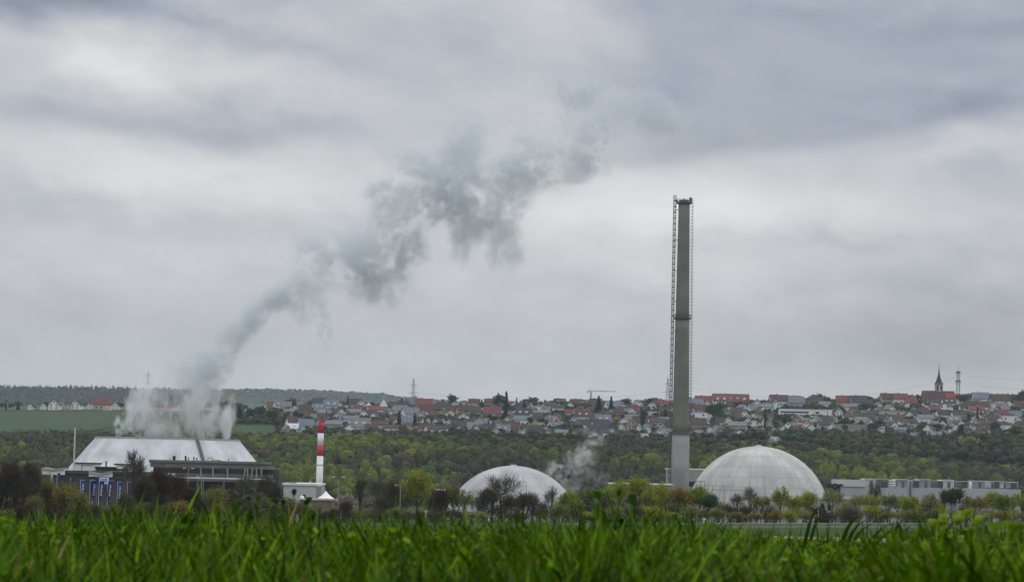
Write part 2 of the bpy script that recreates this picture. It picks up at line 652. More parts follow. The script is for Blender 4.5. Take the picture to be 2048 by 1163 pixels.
WCLOTH = mat('white_cloth', (0.75, 0.76, 0.8), 0.8, scale=1.0, var=0.08, trans=0.25)
TENT = mat('tent_canvas', (0.82, 0.82, 0.8), 0.8, scale=0.6, var=0.06)


def pxm(Y):
    return Y / F


def root_at(name, label, cat, px, Y, z=None, group=None):
    x = X(px, Y, 960)
    return thing(name, label, cat, (x, Y, float(T(x, Y)) if z is None else z), 0, group)


def bake(root, b):
    """shift a builder made in world coordinates to the thing's own origin"""
    L = root.location
    b.v = [(p[0] - L[0], p[1] - L[1], p[2] - L[2]) for p in b.v]
    return b


def blk(b, px0, px1, r0, r1, Y, dep, y_off=0.0):
    """a box whose front stands at distance Y, spanning photo columns px0..px1 and rows r0 (top)..r1"""
    pm = (px0 + px1) / 2
    a, c = at(px0, (r0 + r1) / 2, Y), at(px1, (r0 + r1) / 2, Y)
    b.box(a.x, c.x, Y + y_off, Y + y_off + dep, at(pm, r1, Y).z, at(pm, r0, Y).z)


# --- left dome, half hidden, and right dome
def dome(name, label, pcx, ptop, rpx, Y, lines, phase):
    R = rpx * pxm(Y)
    top = at(pcx, ptop, Y).z
    t = thing(name, label, 'reactor dome', (at(pcx, ptop, Y).x, Y, top - R))
    t.rotation_euler = (0, 0, phase)
    b = MB()
    a0 = math.asin(min(0.6, (t.location.z - 0.5) / R)) if t.location.z > 0 else -math.asin(min(0.9, -t.location.z / R))
    prof = []
    z0 = -t.location.z
    e0 = math.asin(max(-1, min(1, z0 / R)))
    for i in range(40):
        e = e0 + (math.pi / 2 - e0) * i / 39.0
        prof.append((max(R * math.cos(e), 0.02), R * math.sin(e)))
    b.lathe(prof, 96)
    b.build('shell', lines, t, smooth=True)
    if name == 'reactor_dome':
        return t, R
    return t, R


M_DOME2 = concrete_mat('dome_concrete', (0.58, 0.57, 0.545), (0.25, 0.245, 0.24), 30.0, 0.2, streak_amt=0.8, ring=4.6)
M_DOME1 = concrete_mat('dome_pale_concrete', (0.52, 0.53, 0.54), (0.33, 0.33, 0.33), 14.0, 0.12, streak_amt=0.5, ring=2.4)
d1, R1_ = dome('reactor_dome', 'smooth low pale concrete dome half hidden behind the bare bushes', 1027, 930.5, 142, 1150, M_DOME1, 0.3)
d2, R2_ = dome('reactor_dome', 'large streaked grey concrete dome right of the tall chimney', 1517.5, 891.7, 143, 1100, M_DOME2, 1.1)
for d_, R_ in ((d1, R1_), (d2, R2_)):
    b = MB()
    b.lathe([(1.6, R_ - 0.15), (1.6, R_ + 0.35), (0.9, R_ + 0.5)], 16)
    b.build('cap', LGREY, d_)
# walkway rail low on the left flank of the right dome
b = MB()
for px in (1392, 1401, 1409):
    b.tube(at(px, 988, 1066), at(px, 962, 1066), 0.12)
b.tube(at(1392, 962, 1066), at(1410, 962, 1066), 0.16)
b.tube(at(1392, 969, 1066), at(1448, 971, 1066), 0.09)
b.tube(at(1409, 978, 1066), at(1490, 980, 1066), 0.09)
r = root_at('guard_rail', 'thin steel walkway railing against the left flank of right dome', 'railing', 1420, 1066, 0.0)
bake(r, b).build('rail', STEEL, r)
b = MB()
for px in (1393, 1425, 1448, 1470, 1489):
    b.tube((X(px, 1066, 985), 1066, 0.0), at(px, 969 if px < 1450 else 979, 1066), 0.09)
bake(r, b).build('post', STEEL, r)

# --- the tall chimney
YC = 1000.0
ct = at(1368.5, 402, YC)
cb = at(1359.5, 975, YC)
cx = ct.x
chim = thing('chimney', 'very tall slender grey concrete chimney standing left of the large dome', 'chimney', (cx, YC, 0.0))
zt = ct.z
def zr(row):
    return at(1362, row, YC).z
M_CH = concrete_mat('chimney_concrete', (0.215, 0.22, 0.195), (0.125, 0.127, 0.112), 5.0, 0.10, streak_amt=0.55, ring=6.0)
def rad(z):
    return np.interp(z, [0, zr(970), zr(866), zr(640), zr(405)], [3.75, 3.55, 3.45, 2.95, 2.42])
zs = [0, 10, 20, zr(866) - 0.6]
b = MB(); b.lathe([(rad(z) + 0.25, z) for z in zs], 40)
b.build('base_shaft', concrete_mat('chimney_base_concrete', (0.30, 0.312, 0.295), (0.22, 0.225, 0.21), 5.0, 0.12, streak_amt=0.55, ring=6.0), chim, True)
zs = np.linspace(zr(866) - 0.6, zr(640), 12)
b = MB(); b.lathe([(rad(z), z) for z in zs], 40)
b.build('shaft', M_CH, chim, True)
zs = np.linspace(zr(640), zt - 0.6, 12)
b = MB(); b.lathe([(rad(z) - 0.08, z) for z in zs], 40)
b.build('shaft', M_CH, chim, True)
def platform(z, r_in, r_out, h):
    b = MB()
    b.lathe([(r_in - 0.1, z - 0.9), (r_out, z - 0.35), (r_out, z), (r_in - 0.1, z)], 32)
    o = b.build('platform', STEEL, chim)
    b = MB()
    for k in range(20):
        a = 2 * math.pi * k / 20
        b.tube((r_out * math.cos(a), r_out * math.sin(a), z), (r_out * math.cos(a), r_out * math.sin(a), z + h), 0.06, n=4)
    for hh in (h * 0.5, h):
        for k in range(24):
            a, a2 = 2 * math.pi * k / 24, 2 * math.pi * (k + 1) / 24
            b.tube((r_out * math.cos(a), r_out * math.sin(a), z + hh), (r_out * math.cos(a2), r_out * math.sin(a2), z + hh), 0.06, n=4)
    b.build('handrail', STEEL, o)
platform(zt - 0.6, 2.4, 3.4, 1.2)
platform(zr(635), 2.95, 3.75, 1.3)
for (a, rr, hh) in ((0.3, 2.9, 1.9), (0.6, 3.1, 2.6), (-0.1, 3.0, 2.2), (2.9, 3.0, 1.2), (2.2, 2.7, 1.5), (1.4, 2.6, 1.6), (0.9, 2.8, 1.4), (4.6, 2.4, 1.3), (5.2, 2.5, 1.0)):
    b = MB()
    x, y = rr * math.cos(a), rr * math.sin(a)
    b.tube((x, y, zt - 0.6), (x, y, zt - 0.6 + hh), 0.14)
    b.box(x - 0.4, x + 0.4, y - 0.25, y + 0.25, zt - 0.6 + hh * 0.55, zt - 0.6 + hh * 0.85)
    b.build('rooftop_sensor', STEEL, chim)
b = MB(); b.lathe([(1.9, zt - 0.7), (2.2, zt + 0.35), (2.0, zt + 0.35)], 24)
b.build('flue_rim', STEEL, chim)
b = MB(); z = zr(866); b.lathe([(3.5, z - 0.7), (3.95, z - 0.5), (3.95, z + 0.15), (3.4, z + 0.2)], 40)
b.build('collar', STEEL, chim)
# cage ladder up the right hand side
b = MB()
z0, z1 = zr(860), zt + 0.4
for dy in (-0.3, 0.3):
    b.tube((rad(z0) + 0.55, dy, z0), (rad(z1) + 0.9, dy, z1), 0.06, n=4)
b.tube((rad(z0) + 1.1, 0, z0), (rad(z1) + 1.35, 0, z1), 0.06, n=4)
n = 70
for k in range(n):
    z = z0 + (z1 - z0) * k / n
    r_ = rad(z) + 0.55 + 0.35 * k / n
    b.tube((r_ - 0.6, 0, z), (r_ + 0.5, 0, z), 0.09, n=4)
b.build('ladder', STEEL, chim)
# the lattice mast beside the chimney on the left
ml_top, ml_bot = at(1350, 391, YC), at(1338.5, 968, YC)
mast = thing('lattice_mast', 'thin lattice mast running up close beside the tall chimney', 'mast', (ml_bot.x, YC, 0.0))
b = MB()
xa, xb, za, zb = 0.0, ml_top.x - ml_bot.x, 0.0, ml_top.z
nb = 116
s_ = 0.52
def mx_(z): return xa + (xb - xa) * (z - 18) / (zb - 18)
for k in range(nb):
    z, z2 = zb * k / nb, zb * (k + 1) / nb
    c, c2 = mx_(z), mx_(z2)
    P = [(c - s_, -s_, z), (c + s_, -s_, z), (c + s_, s_, z), (c - s_, s_, z)]
    Q = [(c2 - s_, -s_, z2), (c2 + s_, -s_, z2), (c2 + s_, s_, z2), (c2 - s_, s_, z2)]
    for i in range(4):
        b.tube(P[i], Q[i], 0.085, n=4, cap=False)
    for i in range(4):
        j = (i + 1) % 4
        b.tube(Q[i], Q[j], 0.07, n=3, cap=False)
        b.tube(P[i] if k % 2 else P[j], Q[j] if k % 2 else Q[i], 0.07, n=3, cap=False)
    if k % 2 == 0:
        b.box(c - 0.5, c + 0.45, -0.5, 0.5, z, z + 0.45)
b.build('lattice', STEEL, mast)
for row in (420, 480, 541, 602, 661, 720, 800):
    b = MB()
    z = zr(row)
    b.tube((mx_(z), 0, z), (cx - ml_bot.x - rad(z) + 0.1, 0, z), 0.12, n=4)
    b.build('stay', STEEL, mast)

# --- steaming cooling tower, a round low white frustum
YT = 1300.0
tl, tr = at(193, 875, YT), at(478, 880, YT)
bl_, br_ = at(137, 936, YT), at(524, 940, YT)
tcx = (tl.x + tr.x) / 2
rt, rb = (tr.x - tl.x) / 2, (br_.x - bl_.x) / 2 * 1.0
zt2 = (tl.z + tr.z) / 2
zb2 = (bl_.z + br_.z) / 2
tower = thing('cooling_tower', 'low broad white cooling tower with steam rising from its open top', 'cooling tower', (tcx, YT, 0.0))
slope = (rb - rt) / (zt2 - zb2)
rg = rb + slope * zb2 * 0.55
M_TW = concrete_mat('tower_cladding', (0.70, 0.72, 0.74), (0.60, 0.615, 0.63), 90.0, 0.02, streak_amt=0.3, ring=8.0)
b = MB()
nn = 144
prof = [(rg + 3, 0), (rg, 1.5)] + [(rb + (rt - rb) * k / 8.0, zb2 + (zt2 - zb2) * k / 8.0) for k in range(9)]
b.lathe(prof, nn, cap=False)
for k in range(nn):            # standing seams of the cladding
    a = 2 * math.pi * (k + 0.5) / nn
    b.tube((prof[2][0] * math.cos(a), prof[2][0] * math.sin(a), zb2), (rt * math.cos(a), rt * math.sin(a), zt2), 0.07, n=3, cap=False)
b.build('shell', M_TW, tower)
b = MB(); b.lathe([(rt - 0.4, zt2 - 0.9), (rt + 0.5, zt2 - 0.9), (rt + 0.5, zt2 + 0.45), (rt - 0.4, zt2 + 0.45), (rt - 0.4, zt2 - 4)], 96, cap=False)
b.build('rim', mat('rim_concrete', (0.38, 0.40, 0.42), 0.8, scale=0.3, var=0.12), tower)
b = MB(); b.lathe([(0.1, zt2 - 9), (rt - 2, zt2 - 9)], 64, cap=False)
b.build('throat', DGREY, tower)
for k in range(28):
    b = MB()
    a = 2 * math.pi * k / 28 + 0.07
    x, y = (rt + 0.2) * math.cos(a), (rt + 0.2) * math.sin(a)
    b.box(x - 0.18, x + 0.18, y - 0.18, y + 0.18, zt2 + 0.4, zt2 + 1.3)
    b.build('rim_lamp', STEEL, tower)
# dark ladder stair up the front of the shell
b = MB()
a0 = -math.pi / 2 + math.asin((at(390, 880, YT - rt).x - tcx) / rt)
a1 = -math.pi / 2 + math.asin((at(402, 925, YT - rb).x - tcx) / (rb - 3))
def onshell(t, off, da):
    a = a0 + (a1 - a0) * t + da
    r_ = rt + (rb - rt) * t + off
    return Vector((r_ * math.cos(a), r_ * math.sin(a), zt2 + (zb2 - zt2) * t))
for da in (-0.014, 0.014):
    for k in range(12):
        b.tube(onshell(k / 12, 0.7, da), onshell((k + 1) / 12, 0.7, da), 0.2, n=5)
        b.tube(onshell(k / 12, 1.8, da), onshell((k + 1) / 12, 1.8, da), 0.12, n=4)
for k in range(50):
    p, q = onshell(k / 50, 0.75, -0.014), onshell(k / 50, 0.75, 0.014)
    b.tube(p, q, 0.12, n=4)
    if k % 6 == 0:
        b.tube(onshell(k / 50, 0.7, 0.014), onshell(k / 50, 1.8, 0.014), 0.12, n=4)
b.build('stair', STEEL, tower)

# --- red and white striped chimney
YS = 1000.0
p0, p1 = at(637.2, 962, YS), at(640.5, 846, YS)
sc = thing('striped_chimney', 'slim chimney painted in red and white bands, right of the cooling tower', 'chimney', (p0.x + 0.35, YS, 0.0))
zz = [at(638.5, r_, YS).z for r_ in (1000, 962, 911, 889, 865.5, 852, 844)]
rr = [1.38, 1.38, 1.33, 1.3, 1.26, 1.22, 1.22]
names = [('band', WHITE, 0, 2), ('band', RED, 2, 3), ('band', WHITE, 3, 4), ('band', RED, 4, 6)]
for nm, m_, i, j in names:
    b = MB()
    b.lathe([(rr[k], zz[k]) for k in range(i, j + 1)] if i else [(1.38, 0.0)] + [(rr[k], zz[k]) for k in range(1, j + 1)], 28)
    o = b.build(nm, m_, sc, True)
    o['label'] = 'red painted band' if m_ is RED else 'white painted band'
for row in (852, 858, 929):
    b = MB()
    z = at(638.5, row, YS).z
    b.lathe([(1.3, z - 0.12), (1.52, z - 0.08), (1.52, z + 0.08), (1.3, z + 0.12)], 24)
    b.build('ring', mat('ring_steel', (0.10, 0.05, 0.055), 0.7), sc)
b = MB(); b.lathe([(0.8, zz[6] - 0.1), (0.8, zz[6] + 1.0), (0.7, zz[6] + 1.0)], 18)
b.build('flue_tip', RED, sc)

# --- white flat roofed hall, tent and low brown wall at the foot of the striped chimney
def building(name, label, cat, px, Y, parts, group=None):
    """parts: (part name, material, [(px0, px1, top row, bottom row or None for the ground, depth, y offset)])"""
    r = root_at(name, label, cat, px, Y)
    for nm, m_, boxes in parts:
        for (a, c, t, bt, dep, yo) in boxes:
            b = MB()
            if bt is None:
                xa_, xc_ = at(a, t, Y).x, at(c, t, Y).x
                zlow = min(float(T(xa_, Y)), float(T(xc_, Y))) - 1.0
                b.box(xa_, xc_, Y + yo, Y + yo + dep, zlow, at((a + c) / 2, t, Y).z)
            else:
                blk(b, a, c, t, bt, Y, dep, yo)
            bake(r, b).build(nm, m_, r)
    return r

building('hall', 'long pale grey hall with flat roof at the foot of striped chimney', 'hall', 600, 950, [
    ('wall', LGREY, [(567, 632, 970, None, 40, 0)]),
    ('roof', WHITE, [(563, 635, 965.5, 970, 42, -0.5)]),
    ('roof_unit', STEEL, [(574, 588, 962.5, 965.4, 5, 8)]),
    ('vent_pipe', LGREY, [(617.2, 619.2, 961, 965.4, 0.5, 6)]),
    ('annex', GREY, [(632.2, 642, 973, None, 20, 2)]),
    ('door', GLASS, [(604, 611, 988, 1000, 0.2, -0.2)]),
])
building('low_building', 'low brownish flat building carrying the white tent on its roof', 'building', 650, 800, [
    ('wall', BROWNW, [(601, 694, 1000, None, 18, 0)]),
    ('roof', mat('roof_gravel', (0.33, 0.29, 0.26), 0.95, scale=0.5), [(599, 696, 998.3, 1000, 19, -0.5)]),
    ('window', GLASS, [(668, 684, 1005, 1009, 0.2, -0.15)]),
])
tz = at(652, 998.3, 806).z
tp = at(652, 980.5, 806)
tent = thing('tent', 'white pointed pavilion tent on low brown building', 'tent', (tp.x, 806, tz))
b = MB()
for k in range(10):
    a, a2 = 2 * math.pi * k / 10, 2 * math.pi * (k + 1) / 10
    R_ = 2.75
    prof = [(R_, 0.55), (1.75, 1.1), (0.85, 1.95), (0.03, tp.z - tz)]
    for (ra, za_), (rb_, zb_) in zip(prof[:-1], prof[1:]):
        b.quad((ra * math.cos(a), ra * math.sin(a), za_), (ra * math.cos(a2), ra * math.sin(a2), za_), (rb_ * math.cos(a2), rb_ * math.sin(a2), zb_), (rb_ * math.cos(a), rb_ * math.sin(a), zb_))
    b.quad((R_ * math.cos(a), R_ * math.sin(a), 0.3), (R_ * math.cos(a2), R_ * math.sin(a2), 0.3), (R_ * math.cos(a2), R_ * math.sin(a2), 0.55), (R_ * math.cos(a), R_ * math.sin(a), 0.55))
b.build('canopy', TENT, tent)
for k in range(10):
    b = MB()
    a = 2 * math.pi * k / 10
    b.tube((2.7 * math.cos(a), 2.7 * math.sin(a), 0), (2.7 * math.cos(a), 2.7 * math.sin(a), 0.5), 0.05)
    b.build('tent_pole', STEEL, tent)
b = MB()
b.tube((0, 0, 0), (0, 0, tp.z - tz), 0.06)
b.build('tent_pole', STEEL, tent)
st = at(604, 998.3, 806)
sk = thing('roof_dome', 'small white skylight dome left of the pointed tent', 'skylight', (st.x, 806, tz))
b = MB(); b.lathe([(0.75, 0), (0.75, 0.5), (0.6, 0.95), (0.3, 1.2), (0.02, 1.3)], 18); b.build('bubble', TENT, sk, True)
b = MB(); b.lathe([(0.9, 0), (0.9, 0.2), (0.7, 0.2)], 18); b.build('kerb', LGREY, sk)

# --- dark office building before the cooling tower
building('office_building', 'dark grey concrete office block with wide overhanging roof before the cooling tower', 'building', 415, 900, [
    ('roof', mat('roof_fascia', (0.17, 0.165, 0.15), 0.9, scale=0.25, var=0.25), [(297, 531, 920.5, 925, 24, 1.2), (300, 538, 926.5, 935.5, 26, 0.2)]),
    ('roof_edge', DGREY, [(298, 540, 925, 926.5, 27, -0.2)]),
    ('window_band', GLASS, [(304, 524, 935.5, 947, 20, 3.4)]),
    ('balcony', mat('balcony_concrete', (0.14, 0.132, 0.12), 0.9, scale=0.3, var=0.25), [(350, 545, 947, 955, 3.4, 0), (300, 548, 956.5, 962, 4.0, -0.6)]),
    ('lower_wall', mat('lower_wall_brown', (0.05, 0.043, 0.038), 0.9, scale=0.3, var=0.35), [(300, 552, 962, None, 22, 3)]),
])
ob = bpy.data.objects['office_building']
b = MB(); blk(b, 526, 553, 938, 1000, 900, 10, 9); bake(ob, b).build('stair_tower', DGREY, ob)
for px in (402, 426, 455, 487, 495, 502, 513, 523):
    b = MB(); p, q = at(px, 955, 900), at(px + (4 if px in (487, 502) else 0), 935.5, 900)
    b.tube(p, q, 0.28, n=4)
    bake(ob, b).build('column', GREY, ob)
for px in (395, 447, 488, 520):
    b = MB(); blk(b, px - 1.6, px + 1.6, 962, 998, 900, 0.8, -0.4)
    bake(ob, b).build('pier', mat('pier_concrete', (0.16, 0.155, 0.15), 0.9), ob)
for (px, w, t) in ((342, 5, 911.5), (365.5, 3.4, 911.5), (371.5, 1.6, 914.5), (382, 2.2, 913.5), (388, 2, 915.5), (452, 1.6, 917), (334, 1.2, 916)):
    b = MB(); blk(b, px - w / 2, px + w / 2, t, 920.5, 900, w * pxm(900), 8)
    c_ = at(px, t, 900)
    b.lathe([(w * 0.7 * pxm(900), c_.z - 0.3), (w * 0.7 * pxm(900), c_.z), (0.1, c_.z + 0.25)], 10, (c_.x, 908 + w * pxm(900) / 2))
    bake(ob, b).build('roof_vent', BLACK if px != 452 else STEEL, ob)
b = MB()
for k in range(14):
    a, a2 = math.pi * k / 14, math.pi * (k + 1) / 14
    c_ = at(415, 920, 900)
    b.tube((c_.x + 1.1 * math.cos(a), 909, c_.z + 1.1 * math.sin(a)), (c_.x + 1.1 * math.cos(a2), 909, c_.z + 1.1 * math.sin(a2)), 0.13, n=5)
for px, t in ((421, 919), (428, 918.4), (434, 919)):
    c_ = at(px, t, 900); b.tube((c_.x - 0.9, 909, c_.z), (c_.x + 0.9, 909, c_.z - 0.4), 0.14, n=5)
bake(ob, b).build('roof_pipes', STEEL, ob)

# --- gatehouse group on the left
building('gatehouse', 'long low dark entrance building with flat roof behind the blue banners', 'building', 200, 850, [
    ('wall', mat('gatehouse_wall', (0.075, 0.068, 0.06), 0.9, scale=0.2, var=0.3), [(66, 300, 946, None, 16, 1)]),
    ('roof', mat('gatehouse_roof', (0.055, 0.052, 0.048), 0.9, scale=0.3, var=0.3), [(125, 302, 941.5, 946, 18, 0)]),
    ('window', GLASS, [(231, 250, 957, 964, 0.3, 0.8), (131, 150, 953, 960, 0.3, 0.8), (262, 290, 953, 961, 0.3, 0.8)]),
])
gh = bpy.data.objects['gatehouse']
def gable(px0, px1, ptop, pmid, pbot, dep, V):
    """a shallow V or peak shaped white fascia with its grey roof slab"""
    Y = 849.0
    a, m_, c = at(px0, ptop, Y), at((px0 + px1) / 2, pmid, Y), at(px1, ptop, Y)
    zb_ = at((px0 + px1) / 2, pbot, Y).z
    b = MB(); b.prism([(a.x, zb_), (c.x, zb_), (c.x, c.z), (m_.x, m_.z), (a.x, a.z)], Y - 0.4, Y + dep)
    o = bake(gh, b).build('canopy_fascia', WHITE, gh)
    b = MB()
    for p, q in ((a, m_), (m_, c)):
        b.prism([(p.x, p.z + 0.03), (q.x, q.z + 0.03), (q.x, q.z + 0.75), (p.x, p.z + 0.75)], Y - 0.9, Y + dep + 0.3)
    bake(gh, b).build('canopy_roof', GREY, o)
gable(178, 224, 945.5, 950, 952.5, 10, 1)
gable(84, 129, 938.5, 941.5, 948.5, 8, 1)
building('plant_room', 'small white box building left of the bare tree, below the cooling tower', 'building', 171, 880, [
    ('wall', WHITE, [(149, 191, 926.5, None, 12, 0)]),
    ('roof', DGREY, [(147, 193, 924, 926.5, 13, -0.5)]),
    ('louvre', BLUEGREY, [(163, 186, 929, 930.5, 0.2, -0.15)]),
    ('pipe', STEEL, [(163, 164, 928, 941, 0.2, -0.3)]),
])
building('plant_room', 'small dark flat roofed kiosk just left of the bare tree', 'building', 244, 870, [
    ('wall', GREY, [(233, 257, 930, None, 8, 0)]),
    ('roof', BLACK, [(228, 259, 926.5, 929.5, 9, -0.5), (228, 257, 936.8, 938.8, 9, -1.2)]),
    ('window', WHITE, [(235, 247, 931.5, 936.5, 0.2, -0.2), (238, 244, 939.5, 942, 0.2, -0.2)]),
    ('canopy', GREY, [(226, 249, 942, 951, 6, -1.5)]),
])
building('plant_room', 'low black roofed shed between the white box and the kiosk', 'building', 211, 875, [
    ('wall', DGREY, [(192, 231, 936, None, 9, 0)]),
    ('roof', BLACK, [(190, 231.5, 932.5, 936, 10, -0.5)]),
    ('vent_pipe', STEEL, [(207, 210, 921, 932.5, 0.5, 4)]),
])
# sign board on the gatehouse
sg = root_at('sign_board', 'blue and white sign board with blue lettering above the banners', 'sign', 205, 840, None)
b = MB(); blk(b, 191.5, 221, 952.6, 968, 840, 0.3, 0); bake(sg, b).build('board', BLUED, sg)
b = MB(); blk(b, 199.2, 217.8, 954, 967, 840, 0.1, -0.12); bake(sg, b).build('panel', mat('sign_white', (0.62, 0.72, 0.82), 0.6, var=0.05), sg)
b = MB()
for (a, c, t, u) in ((202.5, 203.6, 956.5, 962), (203.6, 206.4, 956.5, 957.5), (203.6, 206, 959, 960), (203.6, 206.4, 961, 962), (207.2, 208.2, 956.5, 962), (210.2, 211.2, 956.5, 962), (208.2, 210.2, 958, 959.2), (212, 215, 956.5, 957.6), (212, 213, 957.6, 962), (213, 215, 961, 962), (204, 214, 963.6, 964.6)):
    blk(b, a, c, t, u, 840, 0.05, -0.18)
bake(sg, b).build('lettering', BLUE, sg)
for px in (193, 219.5):
    b = MB()
    blk(b, px - 0.5, px + 0.5, 967, 1010, 840, 0.2, 0.3)
    bake(sg, b).build('leg', STEEL, sg)

# --- banners and flags
def banner(px, top, bot, w, Ybn, cloth, letter, label, lean=0.0):
    p = at(px, top, Ybn)
    x = p.x
    r = thing('banner_flag', label, 'banner', (x, Ybn, float(T(x, Ybn))), 0, 'blue banners before the gatehouse')
    zt_, zb_ = p.z - r.location.z, at(px, bot, Ybn).z - r.location.z
    W = w * pxm(Ybn)
    b = MB(); b.tube((0, 0, 0), (0, 0, zt_ + 0.35), 0.09, 0.07, 8); b.tube((0, 0, zt_ + 0.05), (W, 0, zt_ + 0.05), 0.05)
    b.build('pole', LGREY, r)
    b = MB()
    n = 10
    def pt(i, j):
        t, u = i / n, j / 4
        wd = W * (1 - 0.45 * t)
        return (0.12 + u * wd + lean * t * t, 0.16 * math.sin(u * 5 + t * 4 + px), zt_ - (zt_ - zb_) * t)
    for i in range(n):
        for j in range(4):
            b.quad(pt(i, j), pt(i, j + 1), pt(i + 1, j + 1), pt(i + 1, j))
    me = b.mesh('banner', cloth, True)
    o = link('cloth', me, r)
    mod = o.modifiers.new('thickness', 'SOLIDIFY'); mod.thickness = 0.02
    if letter:
        b = MB()
        for k in range(9):
            t = 0.22 + 0.6 * k / 9
            q = pt(int(t * n), 2)
            hh = (zt_ - zb_) * 0.045
            zz_ = zt_ - (zt_ - zb_) * t
            x0 = q[0] - 0.14 + 0.05 * math.sin(k * 2.1)
            b.box(x0, x0 + 0.3 + 0.12 * (k % 3), q[1] - 0.24, q[1] - 0.2, zz_, zz_ + hh)
        b.build('lettering', WCLOTH, o)
    return r

BL = [(161.5, 960, 993, 8.6, BLUE, True, 'bright blue banner with white lettering, leftmost of the blue row', 0.1),
      (180.5, 960, 998, 6.0, BLUED, False, 'narrow dark blue banner folded on itself, second in the blue row', 0.1),
      (185.5, 960, 999, 5.5, BLUED, True, 'dark blue banner with white lettering just right of the narrow folded one', -0.1),
      (198.5, 961, 1000, 9.5, BLUED, True, 'wide deep blue banner hanging right below the white sign panel', -0.15),
      (215.8, 961, 1001, 10.5, BLUED, True, 'deep blue banner at the right edge of the sign board', -0.35),
      (235.5, 963, 1007, 8.5, BLUE, True, 'long blue banner with white top edge, right of the sign board', 0.0),
      (255.5, 964, 985, 6.0, BLUED, False, 'short dark blue banner beside the bare tree, rightmost of row', 0.1)]
for i, (px, t, bt, w, cl, le, lb, ln_) in enumerate(BL):
    banner(px, t, bt, w, 700 + (i % 3) * 2, cl, le, lb, ln_)
for (px, t, bt, w, cl, lb) in ((101, 944, 977, 4.2, WCLOTH, 'limp white flag hanging beside the small blue flag'), (114.5, 945, 964, 6, BLUE, 'small bright blue flag right of the white flag')):
    o = banner(px, t, bt, w, 720, cl, False, lb)
    o['group'] = 'flags left of the banners'

# --- cooler building on the right
YB = 1150.0
cool = building('cooler_building', 'long pale grey hall with blue grey cooler units along its roof', 'building', 1855, YB, [
    ('wall', mat('hall_cladding', (0.40, 0.41, 0.44), 0.7, scale=0.12, var=0.1, stretch=(1, 1, 0.3)), [(1682, 2042, 974.5, None, 30, 0)]),
    ('parapet', LGREY, [(1676, 1730, 958.5, 972, 24, -0.6)]),
    ('plinth', BLACK, [(1834, 1852, 1008, 1014, 0.5, -0.4)]),
    ('downpipe', STEEL, [(1818.5, 1822, 962, 992, 0.8, -0.9)]),
])
units = [(1730, 1752, 956.6), (1752, 1779, 957), (1794, 1815, 957.6), (1824, 1839, 959.2), (1839, 1862, 957.8), (1866, 1884, 960.2), (1884, 1908, 958.8), (1912, 1936, 961.2), (1947, 1969, 960.5), (1980, 2008, 961), (2012, 2036, 963.2)]
for i, (a, c, t) in enumerate(units):
    b = MB(); blk(b, a, c, t + 1, 975, YB, 12, 0.2 + (i % 2) * 0.25)
    u = bake(cool, b).build('roof_unit', BLUEGREY if i % 3 else LGREY, cool)
    b = MB(); blk(b, a - 0.6, c + 0.6, t, t + 1.2, YB, 13, -0.2); bake(cool, b).build('lid', WHITE if i % 2 == 0 else LGREY, u)
    b = MB(); blk(b, a + (c - a) * (0.1 if i % 2 else 0.45), a + (c - a) * (0.5 if i % 2 else 0.7), t + 4, 974.5, YB, 0.2, -0.05); bake(cool, b).build('louvre', mat('louvre_blue', (0.10, 0.135, 0.15), 0.5), u)
for a, c in ((1763, 1775), (1828, 1838), (1876, 1886), (1924, 1934), (1990, 1999), (2022, 2034)):
    b = MB(); blk(b, a, c, 962, 974.5, YB, 0.3, -0.1); bake(cool, b).build('louvre', mat('louvre_dark', (0.06, 0.08, 0.085), 0.5), cool)
for a, c in ((1777.5, 1792),):
    for t in (958.5, 963.5, 968):
        b = MB(); blk(b, a, c, t, t + 3, YB, 6, 0); bake(cool, b).build('duct', WHITE, cool)
b = MB(); p = at(1941, 976, YB); b.lathe([(1.0, p.z), (1.0, p.z + 2.4), (0.8, p.z + 2.9), (0.3, p.z + 3.1)], 16, (p.x, YB + 1)); bake(cool, b).build('exhaust', WHITE, cool)
building('black_shed', 'matt black box building between large dome and cooler hall', 'building', 1672, 1120, [
    ('wall', BLACK, [(1663, 1681, 971, None, 12, 0)]),
    ('roof', BLACK, [(1656, 1686, 967, 971, 13, -0.4)]),
    ('rooftop_fittings', STEEL, [(1670, 1674, 965, 967, 1, 3)]),
])
building('machine_hall', 'grey windowless hall with white roof edge between chimney and large dome', 'building', 1405, 1170, [
    ('wall', GREY, [(1340, 1440, 939, None, 30, 0)]),
    ('roof_edge', WHITE, [(1338, 1442, 936.3, 939, 31, -0.3)]),
    ('door', BLACK, [(1378, 1398, 962, 972, 0.5, -0.4)]),
])
building('workshop', 'low cream building with pale roof edge at the foot of tall chimney', 'building', 1285, 940, [
    ('wall', mat('workshop_wall', (0.30, 0.26, 0.2), 0.9, var=0.15), [(1222, 1345, 968.5, None, 20, 0)]),
    ('roof_edge', WHITE, [(1220, 1346, 965.8, 968.5, 21, -0.4)]),
    ('window', GLASS, [(1228, 1250, 975, 981, 0.3, -0.15), (1318, 1336, 976, 982, 0.3, -0.15)]),
])
building('long_shed', 'low pale shed half hidden behind trees right of the large dome', 'building', 1690, 1000, [
    ('wall', mat('shed_wall', (0.30, 0.27, 0.23), 0.9, var=0.15), [(1640, 1722, 998, None, 14, 0)]),
    ('roof', LGREY, [(1638, 1724, 993, 998, 15, -0.5)]),
    ('door', GLASS, [(1655, 1662, 1008, 1020, 0.3, -0.2)]),
])
building('long_shed', 'low brown shed with dark roof under the pale cooler hall', 'building', 1850, 1000, [
    ('wall', BROWNW, [(1815, 1890, 1016, None, 14, 0)]),
    ('roof', BLACK, [(1813, 1892, 1009.5, 1016, 15, -0.5)]),
    ('window', GLASS, [(1830, 1842, 1020, 1026, 0.3, -0.2)]),
])
